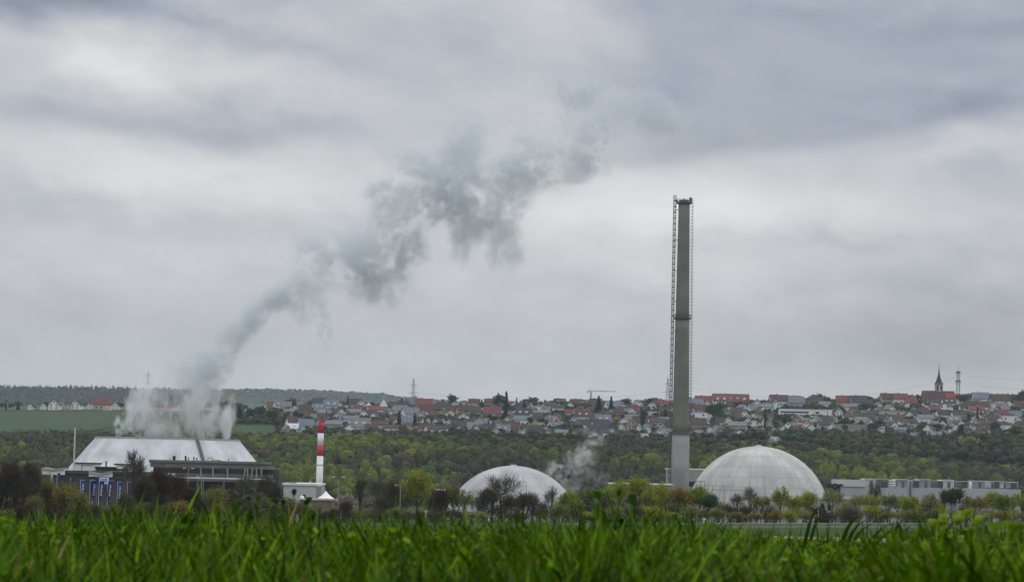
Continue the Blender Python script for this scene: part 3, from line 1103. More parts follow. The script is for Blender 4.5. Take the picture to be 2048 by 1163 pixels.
building('storage_building', 'low grey flat building behind bushes left of the left dome', 'building', 877, 900, [
    ('wall', DGREY, [(862, 893, 981, None, 14, 0)]),
    ('roof', LGREY, [(860, 896, 978, 981, 15, -0.4)]),
    ('door', GLASS, [(868, 874, 990, 1000, 0.3, -0.2)]),
])

# --- masts, lamp posts and marker posts
def pole(name, label, cat, px, top, Y, r0, m_=LGREY):
    p = at(px, top, Y)
    o = thing(name, label, cat, (p.x, Y, float(T(p.x, Y))))
    b = MB(); b.tube((0, 0, 0), (0, 0, p.z - o.location.z), r0 * 1.3, r0 * 0.7, 8)
    b.build('pole', m_, o)
    return o, p.z - o.location.z

o, h = pole('radio_mast', 'tall thin grey mast beside left edge of the cooling tower', 'mast', 150.5, 851, 870, 0.34)
b = MB(); b.tube((0, 0, h), (0, 0, h + 1.2), 0.04); b.box(-0.3, 0.3, -0.3, 0.3, h - 0.4, h); b.build('lightning_rod', STEEL, o)
LP = [(377, 936, 'double', 'tall double headed lamp post in front of dark office block'), (404, 954, 'left', 'lamp post with single white head before dark office block'),
      (407.5, 953, 'none', 'bare grey post beside the lamp post of dark office block'), (677, 957, 'vee', 'lamp post with two raised white arms above the white blossom tree'),
      (801, 971, 'left', 'lamp post with white head left of the yellow green tree'), (80, 941, 'none', 'bare pale flagpole at far left of the entrance building'),
      (141.5, 957, 'none', 'bare pale flagpole between the flags and the banners'), (52, 950, 'ball', 'lamp post with round white head at far left'),
      (57, 941, 'ball', 'taller lamp post with round white head beside the bare flagpole'), (1098, 1008, 'none', 'short bare post before the right flank of left dome'),
      (1637, 985, 'none', 'thin bare post beside the dark conifer right of the large dome'), (1915, 1000, 'none', 'thin bare post before the dark green tree at right')]
for px, top, kind, lb in LP:
    o, h = pole('lamp_post' if kind != 'none' else 'post', lb, 'lamp post' if kind != 'none' else 'post', px, top, 640 if px < 1090 else 560, 0.1 if kind != 'none' else 0.06, GREY)
    if kind == 'none':
        b = MB(); b.lathe([(0.13, h - 0.02), (0.16, h + 0.1), (0.02, h + 0.2)], 10); b.build('cap', LGREY, o)
        continue
    arms = {'double': ((-1, 0.0), (1, 0.0)), 'left': ((-1, 0.15),), 'vee': ((-1, 0.45), (1, 0.45)), 'ball': ((0, 0),)}[kind]
    for sx, up in arms:
        b = MB()
        if kind == 'ball':
            b.lathe([(0.02, h), (0.3, h + 0.2), (0.36, h + 0.45), (0.25, h + 0.7), (0.02, h + 0.8)], 12)
            b.build('lamp_head', WHITE, o)
            continue
        ln2 = 1.1 if kind != 'vee' else 1.3
        b.tube((0, 0, h - 0.1), (sx * ln2, 0, h + up), 0.05)
        b.build('arm', STEEL, o)
        b = MB(); b.box(min(sx * ln2 * 0.7, sx * ln2 * 1.35), max(sx * ln2 * 0.7, sx * ln2 * 1.35), -0.2, 0.2, h + up - 0.04, h + up + 0.14)
        b.build('lamp_head', WHITE, o)
for px, top, lb in ((851.5, 1020, 'white marker post below the pale blossom tree'), (1408, 1035, 'white marker post with flat cap at the road, below the dark green tree')):
    o, h = pole('marker_post', lb, 'marker post', px, top, 400, 0.11, WHITE)
    b = MB(); b.box(-0.26, 0.26, -0.15, 0.15, h - 0.3, h); b.build('cap', WHITE, o)

# --- parked cars, seen only above the grass
def make_car(label, paint, van=False):
    t = thing('parked_car', label, 'van' if van else 'car')
    b = MB()
    if van:
        prof = [(-2.5, 0.35), (2.5, 0.35), (2.55, 1.0), (2.2, 1.25), (1.75, 2.15), (1.4, 2.3), (-2.45, 2.3), (-2.55, 2.1)]
    else:
        prof = [(-2.15, 0.3), (2.15, 0.3), (2.2, 0.7), (1.95, 0.88), (1.1, 0.98), (0.55, 1.42), (0.2, 1.5), (-1.1, 1.48), (-1.75, 1.05), (-2.15, 0.98)]
    b.prism(prof, -0.85, 0.85)
    o = b.build('body', paint, t)
    bv = o.modifiers.new('bevel', 'BEVEL'); bv.width = 0.08; bv.segments = 2
    for s in (-1, 1):
        b = MB()
        if van:
            b.prism([(1.1, 1.3), (2.1, 1.3), (1.7, 2.05), (1.1, 2.05)], s * 0.86 - 0.01, s * 0.86 + 0.01)
        else:
            b.prism([(-1.5, 1.03), (0.95, 1.0), (0.5, 1.38), (-1.05, 1.4)], s * 0.86 - 0.01, s * 0.86 + 0.01)
        b.build('window', GLASS, t)
        for xw in (-1.4, 1.4):
            b = MB(); b.tube((xw, s * 0.72, 0.33), (xw, s * 0.9, 0.33), 0.33, n=16)
            w = b.build('wheel', BLACK, t)
            b = MB(); b.tube((xw, s * 0.9, 0.33), (xw, s * 0.915, 0.33), 0.2, n=12); b.build('rim', LGREY, w)
        b = MB(); b.box(2.13, 2.22, s * 0.6 - 0.15, s * 0.6 + 0.15, 0.62, 0.75); b.build('headlight', WHITE, t)
    return t
van0 = make_car('white delivery van parked below the reddish bush, roof above the grass', WHITE, True)
def put(o, px, top, Y, h, rz):
    a = at(px, top, Y)
    o.location = (a.x, Y, float(T(a.x, Y)) + 0.02)
    o.rotation_euler = (0, 0, rz)
def Ytop(px, row, h, y0=380, y1=640):
    """distance at which something of height h standing on the terrain shows its top on this row"""
    a, zz_ = ray(px, row)
    ys = np.arange(y0, y1, 2.0)
    d = np.abs(EYE.z + zz_ * ys - T(a * ys, ys) - h)
    return float(ys[np.argmin(d)])
put(van0, 686, 1030, Ytop(686, 1030, 2.3), 2.3, 0.2)

# ------------------------------------------------------------------ trees and bushes
LEAF = {
    'yellowgreen': mat('leaf_yellow_green', (0.360, 0.374, 0.032), 0.8, scale=0.5, col2=(0.196, 0.226, 0.026), spec=0.1, trans=0.35),
    'green': mat('leaf_green', (0.195, 0.285, 0.024), 0.8, scale=0.5, col2=(0.090, 0.158, 0.021), spec=0.1, trans=0.35),
    'darkgreen': mat('leaf_dark_green', (0.055, 0.105, 0.024), 0.8, scale=0.5, col2=(0.026, 0.055, 0.016), spec=0.1, trans=0.3),
    'olive': mat('leaf_olive', (0.245, 0.245, 0.057), 0.8, scale=0.5, col2=(0.129, 0.137, 0.040), spec=0.1, trans=0.35),
    'pale': mat('leaf_pale', (0.345, 0.345, 0.127), 0.8, scale=0.5, col2=(0.196, 0.201, 0.081), spec=0.1, trans=0.35),
    'orange': mat('leaf_orange', (0.322, 0.241, 0.034), 0.8, scale=0.5, col2=(0.172, 0.132, 0.029), spec=0.1, trans=0.35),
    'brown': mat('bud_brown', (0.098, 0.078, 0.046), 0.9, scale=0.5, col2=(0.048, 0.039, 0.025), spec=0.1),
    'redbrown': mat('bud_red_brown', (0.105, 0.05, 0.037), 0.9, scale=0.5, col2=(0.05, 0.028, 0.02), spec=0.1),
    'grey': mat('twig_grey', (0.15, 0.135, 0.11), 0.9, scale=0.5, col2=(0.085, 0.075, 0.065), spec=0.1),
    'blossom': mat('blossom_white', (0.50, 0.47, 0.38), 0.9, scale=0.6, col2=(0.30, 0.26, 0.22), spec=0.1, trans=0.3),
    'pink': mat('blossom_pinkish', (0.36, 0.31, 0.28), 0.9, scale=0.6, col2=(0.2, 0.16, 0.14), spec=0.1, trans=0.3),
    'conifer': mat('needle_dark', (0.016, 0.033, 0.018), 0.9, scale=0.4, col2=(0.009, 0.017, 0.012), spec=0.1),
}
BARK = mat('bark', (0.05, 0.042, 0.034), 0.95, scale=1.0, var=0.35)
BARKD = mat('bark_dark', (0.022, 0.02, 0.017), 0.95, scale=1.0, var=0.35)


def seg_quads(P0, P1, R0, R1, k=4):
    """open tapered tubes, as an (n*k, 4, 3) array of quads"""
    P0, P1 = np.asarray(P0, float), np.asarray(P1, float)
    R0, R1 = np.asarray(R0, float)[:, None], np.asarray(R1, float)[:, None]
    d = P1 - P0
    d /= np.maximum(np.linalg.norm(d, axis=1, keepdims=True), 1e-6)
    ref = np.where(np.abs(d[:, 2:3]) < 0.9, np.array([[0, 0, 1.0]]), np.array([[1.0, 0, 0]]))
    u = np.cross(d, ref)
    u /= np.linalg.norm(u, axis=1, keepdims=True)
    v = np.cross(d, u)
    out = []
    for i in range(k):
        a, b = 2 * math.pi * i / k, 2 * math.pi * (i + 1) / k
        ca, cb = u * math.cos(a) + v * math.sin(a), u * math.cos(b) + v * math.sin(b)
        out.append(np.stack([P0 + ca * R0, P0 + cb * R0, P1 + cb * R1, P1 + ca * R1], 1))
    return np.concatenate(out)


def rnd_tris(C, size, rng, nrm=None, jit=0.6):
    """triangles round the centres C, turned at random or facing roughly along nrm"""
    n = len(C)
    a = rng.normal(size=(n, 3))
    if nrm is not None:
        nn_ = nrm + rng.normal(size=(n, 3)) * jit
        nn_ /= np.linalg.norm(nn_, axis=1, keepdims=True)
        a = a - nn_ * (a * nn_).sum(1, keepdims=True)
        a /= np.linalg.norm(a, axis=1, keepdims=True)
        b = np.cross(nn_, a)
        s = (size * (0.6 + 0.8 * rng.random(n)))[:, None]
        return np.stack([C + a * s * 0.62, C - a * s * 0.35 + b * s * 0.5, C - a * s * 0.35 - b * s * 0.5], 1)
    a /= np.linalg.norm(a, axis=1, keepdims=True)
    b = rng.normal(size=(n, 3)); b -= a * (a * b).sum(1, keepdims=True); b /= np.linalg.norm(b, axis=1, keepdims=True)
    s = (size * (0.6 + 0.8 * rng.random(n)))[:, None]
    return np.stack([C + a * s * 0.62, C - a * s * 0.35 + b * s * 0.5, C - a * s * 0.35 - b * s * 0.5], 1)


def tree_parts(h, w, kind, seed, trunk=0.28, n_leaf=1500, leaf=0.34, bare=False, bushy=False, n_twig=None, squash=1.0):
    """branch skeleton with leaves or twigs round its tips: returns (wood mesh, crown mesh)"""
    rng = np.random.default_rng(seed)
    base = 0.04 if bushy else trunk
    cz, rz, rx = h * (base + 1) / 2, h * (1 - base) / 2, w / 2
    P0, P1, R0, R1 = [], [], [], []
    tips = []
    tr = max(0.05, 0.016 * h + 0.03)
    def add(a, b, ra, rb):
        P0.append(a); P1.append(b); R0.append(ra); R1.append(rb)
    stems = [np.zeros(3)] if not bushy else [np.array([rng.uniform(-.25, .25) * w, rng.uniform(-.25, .25) * w, 0.0]) for _ in range(8)]
    for st_ in stems:
        p = st_.copy()
        pts = [p]
        top = h * (0.72 if not bushy else 0.6)
        for k in range(4):
            q = st_ + np.array([rng.normal() * 0.02 * h, rng.normal() * 0.02 * h, top * (k + 1) / 4])
            add(p, q, tr * (1 - 0.2 * k), tr * (1 - 0.2 * (k + 1)))
            p = q
            pts.append(p)
        if bushy:
            tips += [pts[1], pts[2], pts[3], pts[4]]
        nm = 9 if not bushy else 4
        for i in range(nm):
            z = h * (base * 0.85 + (0.62 - base * 0.85) * i / nm) + rng.uniform(0, .04) * h
            t = np.clip(z / top, 0, 1) * 4
            k = int(min(t, 3.99)); o = pts[k] + (pts[k + 1] - pts[k]) * (t - k)
            az = i * 2.4 + rng.uniform(-.5, .5)
            el = math.radians(rng.uniform(15, 60)) if i > 1 else math.radians(rng.uniform(5, 35))
            if bare:
                el = math.radians(rng.uniform(20, 80))
            dirn = np.array([math.cos(az) * math.cos(el), math.sin(az) * math.cos(el), math.sin(el)])
            c = np.array([st_[0] * 0.5, st_[1] * 0.5, cz])
            e = c + dirn * np.array([rx, rx, rz]) * rng.uniform(0.62, 0.9)
            mid = o + (e - o) * 0.5 + np.array([0, 0, 0.06 * h * rng.uniform(-.3, 1)])
            add(o, mid, tr * 0.5, tr * 0.34); add(mid, e, tr * 0.34, tr * 0.14)
            tips += [e, mid + (e - mid) * 0.5]
            for j in range(5):
                t2 = rng.uniform(0.25, 0.95)
                o2 = o + (mid - o) * t2 * 2 if t2 < .5 else mid + (e - mid) * (t2 - .5) * 2
                d2 = dirn + rng.normal(size=3) * 0.6 + np.array([0, 0, 0.35])
                d2 /= np.linalg.norm(d2)
                e2 = c + (o2 - c) * 0.5 + d2 * np.array([rx, rx, rz]) * rng.uniform(0.35, 0.62)
                qn = ((e2 - c) / np.array([rx, rx, rz]))
                qq = np.linalg.norm(qn)
                if qq > 1: e2 = c + (e2 - c) / qq
                add(o2, e2, tr * 0.2, tr * 0.07)
                tips += [e2, o2 + (e2 - o2) * 0.6]
    tips = np.array(tips)
    wood = seg_quads(P0, P1, R0, R1, 5)
    wm = tri_mesh('trunk', wood, BARKD if kind in ('brown', 'redbrown', 'conifer') else BARK, None, 4)
    c = np.array([0, 0, cz])
    out = []
    nt = n_twig if n_twig is not None else (900 if bare else 260)
    if nt:
        o = tips[rng.integers(len(tips), size=nt)] + rng.normal(size=(nt, 3)) * 0.05 * w
        d = (o - c) / np.array([rx, rx, rz]) + rng.normal(size=(nt, 3)) * 0.45 + np.array([0, 0, 0.45])
        d /= np.linalg.norm(d, axis=1, keepdims=True)
        L = (0.07 + 0.09 * rng.random(nt))[:, None] * (h + w) / 2
        e = o + d * L
        s = np.cross(d, rng.normal(size=(nt, 3))); s /= np.linalg.norm(s, axis=1, keepdims=True)
        ww = 0.022 + 0.0025 * h
        tw = np.stack([o - s * ww, o + s * ww, e], 1)
        out.append(tw)
    n_tw = sum(len(t) for t in out)
    if not bare:
        # clumps of leaves: a few tips carry many, some carry none, so gaps show between them
        wts = rng.gamma(0.8, size=len(tips)); wts /= wts.sum()
        ii = rng.choice(len(tips), size=n_leaf, p=wts)
        C = tips[ii] + rng.normal(size=(n_leaf, 3)) * np.array([0.075 * w, 0.075 * w, 0.055 * h])
        C[:, 2] = np.maximum(C[:, 2], h * base * 0.6)
        out.append(rnd_tris(C, np.full(n_leaf, leaf), rng))
    tri = np.concatenate(out)
    mi = np.zeros(len(tri), int); mi[n_tw:] = 1
    twig_m = LEAF[kind] if bare else BARK
    cm = tri_mesh('crown', tri, [twig_m, LEAF[kind]], mi)
    return wm, cm


def conifer_parts(h, w, seed, n=900, leaf=0.5, kind='conifer', narrow=1.0):
    rng = np.random.default_rng(seed)
    t = rng.random(n) ** 0.75
    z = h * (0.06 + 0.94 * (1 - t))
    rmax = w / 2 * t ** narrow * (0.75 + 0.25 * np.cos(z / h * 60))
    az = rng.random(n) * 2 * math.pi
    lob = 1 + 0.22 * np.sin(az * 5 + z * 1.7)
    r = rmax * np.sqrt(rng.random(n)) * lob
    C = np.stack([r * np.cos(az), r * np.sin(az), z - r * 0.15], 1)
    tri = rnd_tris(C, np.full(n, leaf), rng)
    wood = seg_quads([[0, 0, 0]], [[0, 0, h * 0.96]], [0.02 * h], [0.02], 6)
    return tri_mesh('trunk', wood, BARKD, None, 4), tri_mesh('crown', tri, [LEAF[kind]])


TREES = []          # (object, description, place, px) for the labels


def tree(name, desc, cat, px, top, wpx, kind, Y, place, seed, group, **kw):
    p = at(px, top, Y)
    gz = float(T(p.x, Y))
    h = max(0.8, p.z - gz)
    w = wpx * pxm(Y)
    if kind == 'conifer':
        wm, cm = conifer_parts(h, w, seed, **kw)
    else:
        wm, cm = tree_parts(h, w, kind, seed, **kw)
    o = thing(name, None, cat, (p.x, Y, gz), 0, group)
    link('trunk', wm, o)
    link('crown', cm, o)
    TREES.append((o, desc, place, px))
    return o


def place_front(px):
    for lim, s in ((125, 'at the far left edge'), (300, 'around the blue banners'), (560, 'before the dark office block'), (715, 'beside the white tent'),
                   (800, 'between the tent and the left dome'), (912, 'just left of the left dome'), (1146, 'before the left dome'), (1290, 'between left dome and tall chimney'),
                   (1385, 'at the foot of the tall chimney'), (1520, 'before the left half of large dome'), (1650, 'before the right half of large dome'), (1760, 'before the left end of cooler hall'),
                   (1890, 'before the middle of cooler hall'), (9999, 'before the right end of cooler hall')):
        if px < lim:
            return s


DESC = {
    'yellowgreen': 'yellow green leafing tree', 'green': 'fresh green tree', 'darkgreen': 'dense dark green tree', 'olive': 'olive green half leafed tree', 'pale': 'thin pale green tree',
    'orange': 'orange tinged leafing tree', 'brown': 'dark brown leafless bush', 'redbrown': 'reddish brown leafless bush', 'grey': 'bare grey twigged tree',
    'blossom': 'white blossoming tree', 'pink': 'pinkish white blossoming tree', 'conifer': 'low dark conifer'}

# px, top row, width px, kind, options (b = bare twigs, u = bushy from the ground, d = dense)
FRONT = [
    (570, 994, 40, 'olive', 'u'), (594, 998, 40, 'brown', 'u'), (612, 1004, 36, 'pale', 'u'), (630, 1008, 30, 'olive', 'u'),
    (618, 1016, 40, 'olive', 'u'), (650, 1020, 44, 'brown', 'u'), (668, 1014, 30, 'redbrown', 'u'), (1222, 968, 46, 'yellowgreen', 'd'), (1296, 974, 44, 'yellowgreen', 'd'), (1378, 976, 50, 'olive', 'd'), (1150, 992, 44, 'green', 'u'), (1120, 990, 40, 'yellowgreen', ''),
    (20, 918, 80, 'brown', 'bu'), (62, 922, 66, 'brown', 'bu'), (95, 945, 50, 'olive', 'b'), (40, 930, 60, 'grey', 'bT'), (-15, 945, 60, 'brown', 'bu'), (98, 965, 50, 'brown', 'bu'), (128, 960, 58, 'orange', 'u'), (155, 975, 46, 'olive', 'u'), (180, 1002, 40, 'olive', 'u'),
    (222, 1004, 40, 'olive', 'u'), (272, 899, 62, 'grey', 'bT'), (248, 985, 34, 'brown', 'bu'), (285, 950, 56, 'brown', 'bu'), (318, 932, 60, 'redbrown', 'bu'), (350, 945, 60, 'redbrown', 'bu'), (378, 968, 46, 'redbrown', 'bu'),
    (300, 975, 60, 'brown', 'bu'), (425, 965, 64, 'olive', 'u'), (455, 975, 50, 'brown', 'bu'), (490, 948, 62, 'grey', 'b'), (528, 950, 56, 'brown', 'b'), (470, 985, 50, 'redbrown', 'bu'), (548, 965, 40, 'brown', 'bu'), (520, 985, 50, 'olive', 'u'),
    (574, 988, 34, 'pale', 'u'), (690, 978, 46, 'blossom', 'u'), (692, 1000, 36, 'redbrown', 'bu'), (735, 985, 52, 'pink', ''), (722, 950, 38, 'brown', 'bT'), (755, 948, 60, 'grey', 'b'), (785, 958, 56, 'brown', 'b'), (765, 995, 60, 'brown', 'bu'),
    (836, 932, 70, 'yellowgreen', 'dT'), (862, 966, 38, 'pale', 'd'), (806, 976, 44, 'olive', ''), (882, 975, 46, 'redbrown', 'bu'), (905, 966, 42, 'olive', 'd'), (930, 972, 40, 'olive', ''), (955, 985, 40, 'pale', ''),
    (1006, 946, 104, 'brown', 'bT'), (975, 975, 60, 'brown', 'bu'), (1052, 982, 62, 'brown', 'bu'), (1020, 992, 80, 'redbrown', 'bu'), (1103, 968, 36, 'grey', 'b'), (1085, 1002, 34, 'brown', 'bu'), (1134, 978, 40, 'yellowgreen', 'd'), (1152, 978, 30, 'yellowgreen', ''), (1118, 1005, 40, 'olive', 'u'),
    (1172, 1008, 34, 'brown', 'bu'), (1196, 972, 58, 'green', 'd'), (1240, 956, 62, 'yellowgreen', 'd'), (1279, 948, 56, 'yellowgreen', 'd'), (1262, 985, 44, 'darkgreen', 'u'), (1308, 960, 56, 'yellowgreen', 'd'), (1332, 975, 46, 'orange', 'd'), (1362, 970, 54, 'orange', 'd'),
    (1345, 1000, 40, 'olive', 'u'), (1398, 971, 72, 'green', 'd'), (1418, 985, 44, 'darkgreen', 'd'), (1445, 998, 40, 'pale', ''), (1474, 986, 46, 'brown', 'b'), (1500, 970, 40, 'grey', 'bT'), (1522, 984, 46, 'olive', ''), (1490, 1010, 60, 'brown', 'bu'),
    (1562, 969, 46, 'yellowgreen', 'T'), (1540, 1005, 44, 'pale', 'u'), (1588, 990, 40, 'yellowgreen', 'd'), (1612, 980, 54, 'yellowgreen', 'd'), (1645, 1006, 40, 'conifer', ''), (1666, 972, 48, 'pale', 'T'), (1690, 1000, 40, 'pale', ''), (1712, 984, 44, 'pale', 'T'),
    (1742, 980, 46, 'yellowgreen', ''), (1748, 960, 44, 'grey', 'bT'), (1776, 984, 40, 'olive', 'T'), (1796, 984, 46, 'yellowgreen', ''), (1820, 990, 44, 'yellowgreen', 'd'), (1700, 1015, 60, 'brown', 'bu'), (1760, 1016, 60, 'brown', 'bu'), (1858, 982, 40, 'pale', ''),
    (1880, 994, 36, 'pale', ''), (1904, 972, 56, 'darkgreen', 'dT'), (1936, 986, 40, 'olive', ''), (1958, 984, 46, 'orange', ''), (1984, 980, 44, 'yellowgreen', 'd'), (2004, 984, 44, 'green', 'd'), (2024, 988, 34, 'pale', 'T'), (2046, 976, 46, 'yellowgreen', ''), (1850, 1016, 50, 'brown', 'bu'), (1925, 1012, 56, 'brown', 'bu'), (2010, 1014, 56, 'brown', 'bu'),
]
ru = random.Random(5)
for k in range(44):
    px = 1160 + k * 20.6 + ru.uniform(-6, 6)
    FRONT.append((px, ru.uniform(1004, 1022), ru.uniform(34, 56), ru.choices(['brown', 'olive', 'pale', 'orange', 'yellowgreen'], [0.22, 0.36, 0.16, 0.08, 0.18])[0], 'u'))
for k in range(26):
    px = -20 + k * 23 + ru.uniform(-6, 6)
    FRONT.append((px, ru.uniform(985, 1015) if px < 120 or 260 < px < 560 else ru.uniform(1008, 1020), ru.uniform(40, 60), ru.choices(['brown', 'redbrown', 'olive', 'orange'], [0.45, 0.2, 0.25, 0.1])[0], 'bu' if ru.random() < 0.5 else 'u'))
for k in range(16):
    px = 700 + k * 29 + ru.uniform(-8, 8)
    FRONT.append((px, ru.uniform(1005, 1024), ru.uniform(36, 60), ru.choices(['brown', 'redbrown', 'olive', 'pale'], [0.45, 0.15, 0.25, 0.15])[0], 'u'))
for i, (px, top, w, kind, o) in enumerate(FRONT):
    Y = (470 if px < 300 else 520 if px < 600 else 590) + (i * 37 % 70) + (40 if 'u' not in o else 0)
    kw = dict(trunk=0.24 if 'T' in o else 0.12)
    nm, cat = 'tree', 'tree'
    d = DESC[kind]
    if kind == 'conifer':
        kw = dict(n=1400, leaf=0.5)
        nm, cat = 'conifer', 'tree'
    else:
        if 'u' in o:
            kw['bushy'] = True
            nm, cat = 'bush', 'bush'
            d = d.replace('tree', 'bush').replace('leafing', 'leafing')
        else:
            d = d.replace('leafless bush', 'leafless tree')
        area = w * (1042 - top) / 3000.0
        if 'b' in o:
            kw['bare'] = True
            kw['trunk'] = 0.12
            kw['n_twig'] = int((2400 if 'u' in o else 800) * min(1.5, max(0.5, area)))
        else:
            kw['n_leaf'] = int((2600 if 'd' in o else 1500) * min(1.6, max(0.6, area)))
            kw['leaf'] = 0.36 if 'd' in o else 0.3
        if 'T' in o and 'u' not in o:
            d = 'tall ' + d
        elif 'd' in o:
            d = 'bushy ' + d if not d.startswith('dense') else d
        if top > 1000:
            d = 'low ' + d
    tree(nm, d, cat, px, top, w, kind, Y, place_front(px), 100 + i, 'trees and bushes in the row before the power station', **kw)

# ------------------------------------------------------------------ the wood on the slope and the far wooded hills
def ico_base(sub):
    import bmesh
    bm = bmesh.new()
    bmesh.ops.create_icosphere(bm, subdivisions=sub, radius=1.0)
    V = np.array([v.co[:] for v in bm.verts]); Fc = np.array([[v.index for v in f.verts] for f in bm.faces])
    bm.free()
    return V, Fc


def lumps(cx_, cy_, gz, h, r, sub, rng, nt, size, conif):
    """knobbly crowns with loose leaf clumps round them for many trees at once: verts, faces, tree index per face"""
    n = len(cx_)
    V, Fc = ico_base(sub)
    W = rng.normal(size=(n, 7, 3)) * np.array([1.6, 2.0, 2.6, 3.4, 4.4, 5.6, 7.0])[None, :, None]
    ph = rng.random((n, 7)) * 6.28
    am = np.array([0.10, 0.11, 0.12, 0.12, 0.11, 0.10, 0.09])
    rr_ = 0.86 + (np.cos(np.einsum('nkc,vc->nvk', W, V) + ph[:, None, :]) * am).sum(-1)
    top = np.where(conif[:, None], np.clip(1.02 - (V[None, :, 2] + 1) / 2, 0.03, 1), 1.0)      # spruces taper to a point
    P = np.stack([cx_[:, None] + V[None, :, 0] * rr_ * top * r[:, None], cy_[:, None] + V[None, :, 1] * rr_ * top * r[:, None],
                  gz[:, None] + h[:, None] * (0.60 + V[None, :, 2] * np.where(conif[:, None], 0.5, 0.40 * rr_))], -1)
    faces = (Fc[None] + (np.arange(n) * len(V))[:, None, None]).reshape(-1, 3)
    fi = np.repeat(np.arange(n), len(Fc))
    vi = rng.integers(len(V), size=n * nt)
    ti = np.repeat(np.arange(n), nt)
    C = P[ti, vi] + rng.normal(size=(n * nt, 3)) * 0.5
    tr = rnd_tris(C, size * (0.6 + 0.8 * rng.random(n * nt)), rng, V[vi] + np.array([0, 0, 0.3]), 0.5)
    return P.reshape(-1, 3), faces, fi, tr, ti


def forest(name, label, xs, ys, hmin, hmax, rmin, rmax, nt, size, mats, weights, seed, trunks=True, conif_p=0.0):
    rng = np.random.default_rng(seed)
    n = len(xs)
    gz = T(xs, ys)
    h = rng.uniform(hmin, hmax, n) * (np.interp(ys, [1560, 1730], [1.0, 0.5]) if name == 'wood' else 1.0)
    r = rng.uniform(rmin, rmax, n)
    conif = rng.random(n) < conif_p
    V, faces, fi, tr, ti = lumps(xs, ys, gz, h, r, 2 if n < 4000 and rmax > 6 and hmax > 18.5 and ys.max() < 2000 else 1, rng, nt, size, conif)
    # neighbouring trees tend to be of one kind
    f = np.sin(xs * 0.021 + seed) + np.sin(ys * 0.03 + xs * 0.013) + rng.normal(size=n) * 0.9
    order = np.argsort(np.argsort(f)) / n
    cum = np.cumsum(weights) / np.sum(weights)
    sp = np.clip(np.searchsorted(cum, order), 0, len(weights) - 1)
    if conif_p:
        sp = np.where(conif, len(weights), sp)
    ms = list(mats)
    loose = [tr]
    lmi = [sp[ti]]
    if trunks:
        P0 = np.stack([xs, ys, gz], 1)
        P1 = P0 + np.stack([rng.normal(size=n) * .3, rng.normal(size=n) * .3, h * 0.75], 1)
        q = seg_quads(P0, P1, np.full(n, 0.22), np.full(n, 0.08), 3)
        t_ = np.concatenate([q[:, [0, 1, 2]], q[:, [0, 2, 3]]])
        loose.append(t_)
        lmi.append(np.full(len(t_), len(ms)))
        ms.append(BARK)
    L = np.concatenate(loose).reshape(-1, 3)
    VV = np.concatenate([V, L])
    FF = np.concatenate([faces, np.arange(len(L)).reshape(-1, 3) + len(V)])
    MI = np.concatenate([sp[fi], *lmi])
    me = bpy.data.meshes.new(name)
    me.vertices.add(len(VV)); me.vertices.foreach_set('co', VV.astype(np.float32).reshape(-1))
    me.loops.add(FF.size); me.loops.foreach_set('vertex_index', FF.astype(np.int32).reshape(-1))
    me.polygons.add(len(FF)); me.polygons.foreach_set('loop_start', np.arange(0, FF.size, 3, dtype=np.int32))
    me.polygons.foreach_set('material_index', MI.astype(np.int32))
    me.polygons.foreach_set('use_smooth', np.ones(len(FF), bool))
    for mm in ms:
        me.materials.append(mm)
    me.update(calc_edges=True)
    o = link(name, me)
    o['label'] = label
    o['category'] = 'wood'
    o['kind'] = 'stuff'
    return o


def scatter(px0, px1, y0, y1, step, seed, jitter=0.45):
    rng = np.random.default_rng(seed)
    pts = []
    y = y0
    while y < y1:
        xa_, xb_ = (px0 - 1024) / F * y, (px1 - 1024) / F * y
        xs = np.arange(xa_, xb_, step) + rng.uniform(-jitter, jitter, len(np.arange(xa_, xb_, step))) * step
        pts.append(np.stack([xs, np.full(len(xs), y) + rng.uniform(-jitter, jitter, len(xs)) * step], 1))
        y += step * 0.9
    return np.concatenate(pts)


WOODM = [mat('wood_leaf_fresh', (0.116, 0.134, 0.020), 0.85, scale=0.12, col2=(0.084, 0.101, 0.017), spec=0.1),
         mat('wood_leaf_green', (0.062, 0.084, 0.018), 0.85, scale=0.12, col2=(0.040, 0.062, 0.015), spec=0.1),
         mat('wood_leaf_dull', (0.066, 0.071, 0.027), 0.85, scale=0.12, col2=(0.041, 0.048, 0.020), spec=0.1),
         mat('wood_twig_brown', (0.070, 0.056, 0.035), 0.9, scale=0.12, col2=(0.044, 0.035, 0.024), spec=0.1),
         mat('wood_dark', (0.038, 0.049, 0.025), 0.9, scale=0.12, col2=(0.023, 0.033, 0.018), spec=0.1)]
P = scatter(-180, 2260, 1440, 1735, 8.6, 5)
forest('wood', 'mixed spring wood covering the slope between power station and village', P[:, 0], P[:, 1], 9, 20, 3.4, 6.6, 170, 1.05,
       WOODM, [0.22, 0.28, 0.22, 0.2, 0.08], 7)
# darker copse below the village on the right
P = scatter(1575, 2260, 1755, 1905, 8.0, 9)
keep = (np.sin(P[:, 0] * 0.05) + np.sin(P[:, 1] * 0.09 + P[:, 0] * 0.03) > -0.9)
P = P[keep]
forest('copse', 'dark copse between the wood and the village on the right', P[:, 0], P[:, 1], 6, 12, 3.4, 5.4, 60, 1.1,
       [WOODM[4], WOODM[2], WOODM[3], mat('copse_green', (0.03, 0.052, 0.022), 0.9, scale=0.12, var=0.3, trans=0.2)], [0.4, 0.25, 0.2, 0.15], 17, conif_p=0.0)
P = scatter(-120, 560, 1715, 1790, 8.0, 19)
P = P[(np.sin(P[:, 0] * 0.04 + 1) > -0.4)]
forest('copse', 'low dark trees along the upper edge of the wood at left', P[:, 0], P[:, 1], 2.5, 5.5, 2.6, 4.0, 50, 1.0, [WOODM[4], WOODM[2], WOODM[3]], [0.5, 0.3, 0.2], 23)
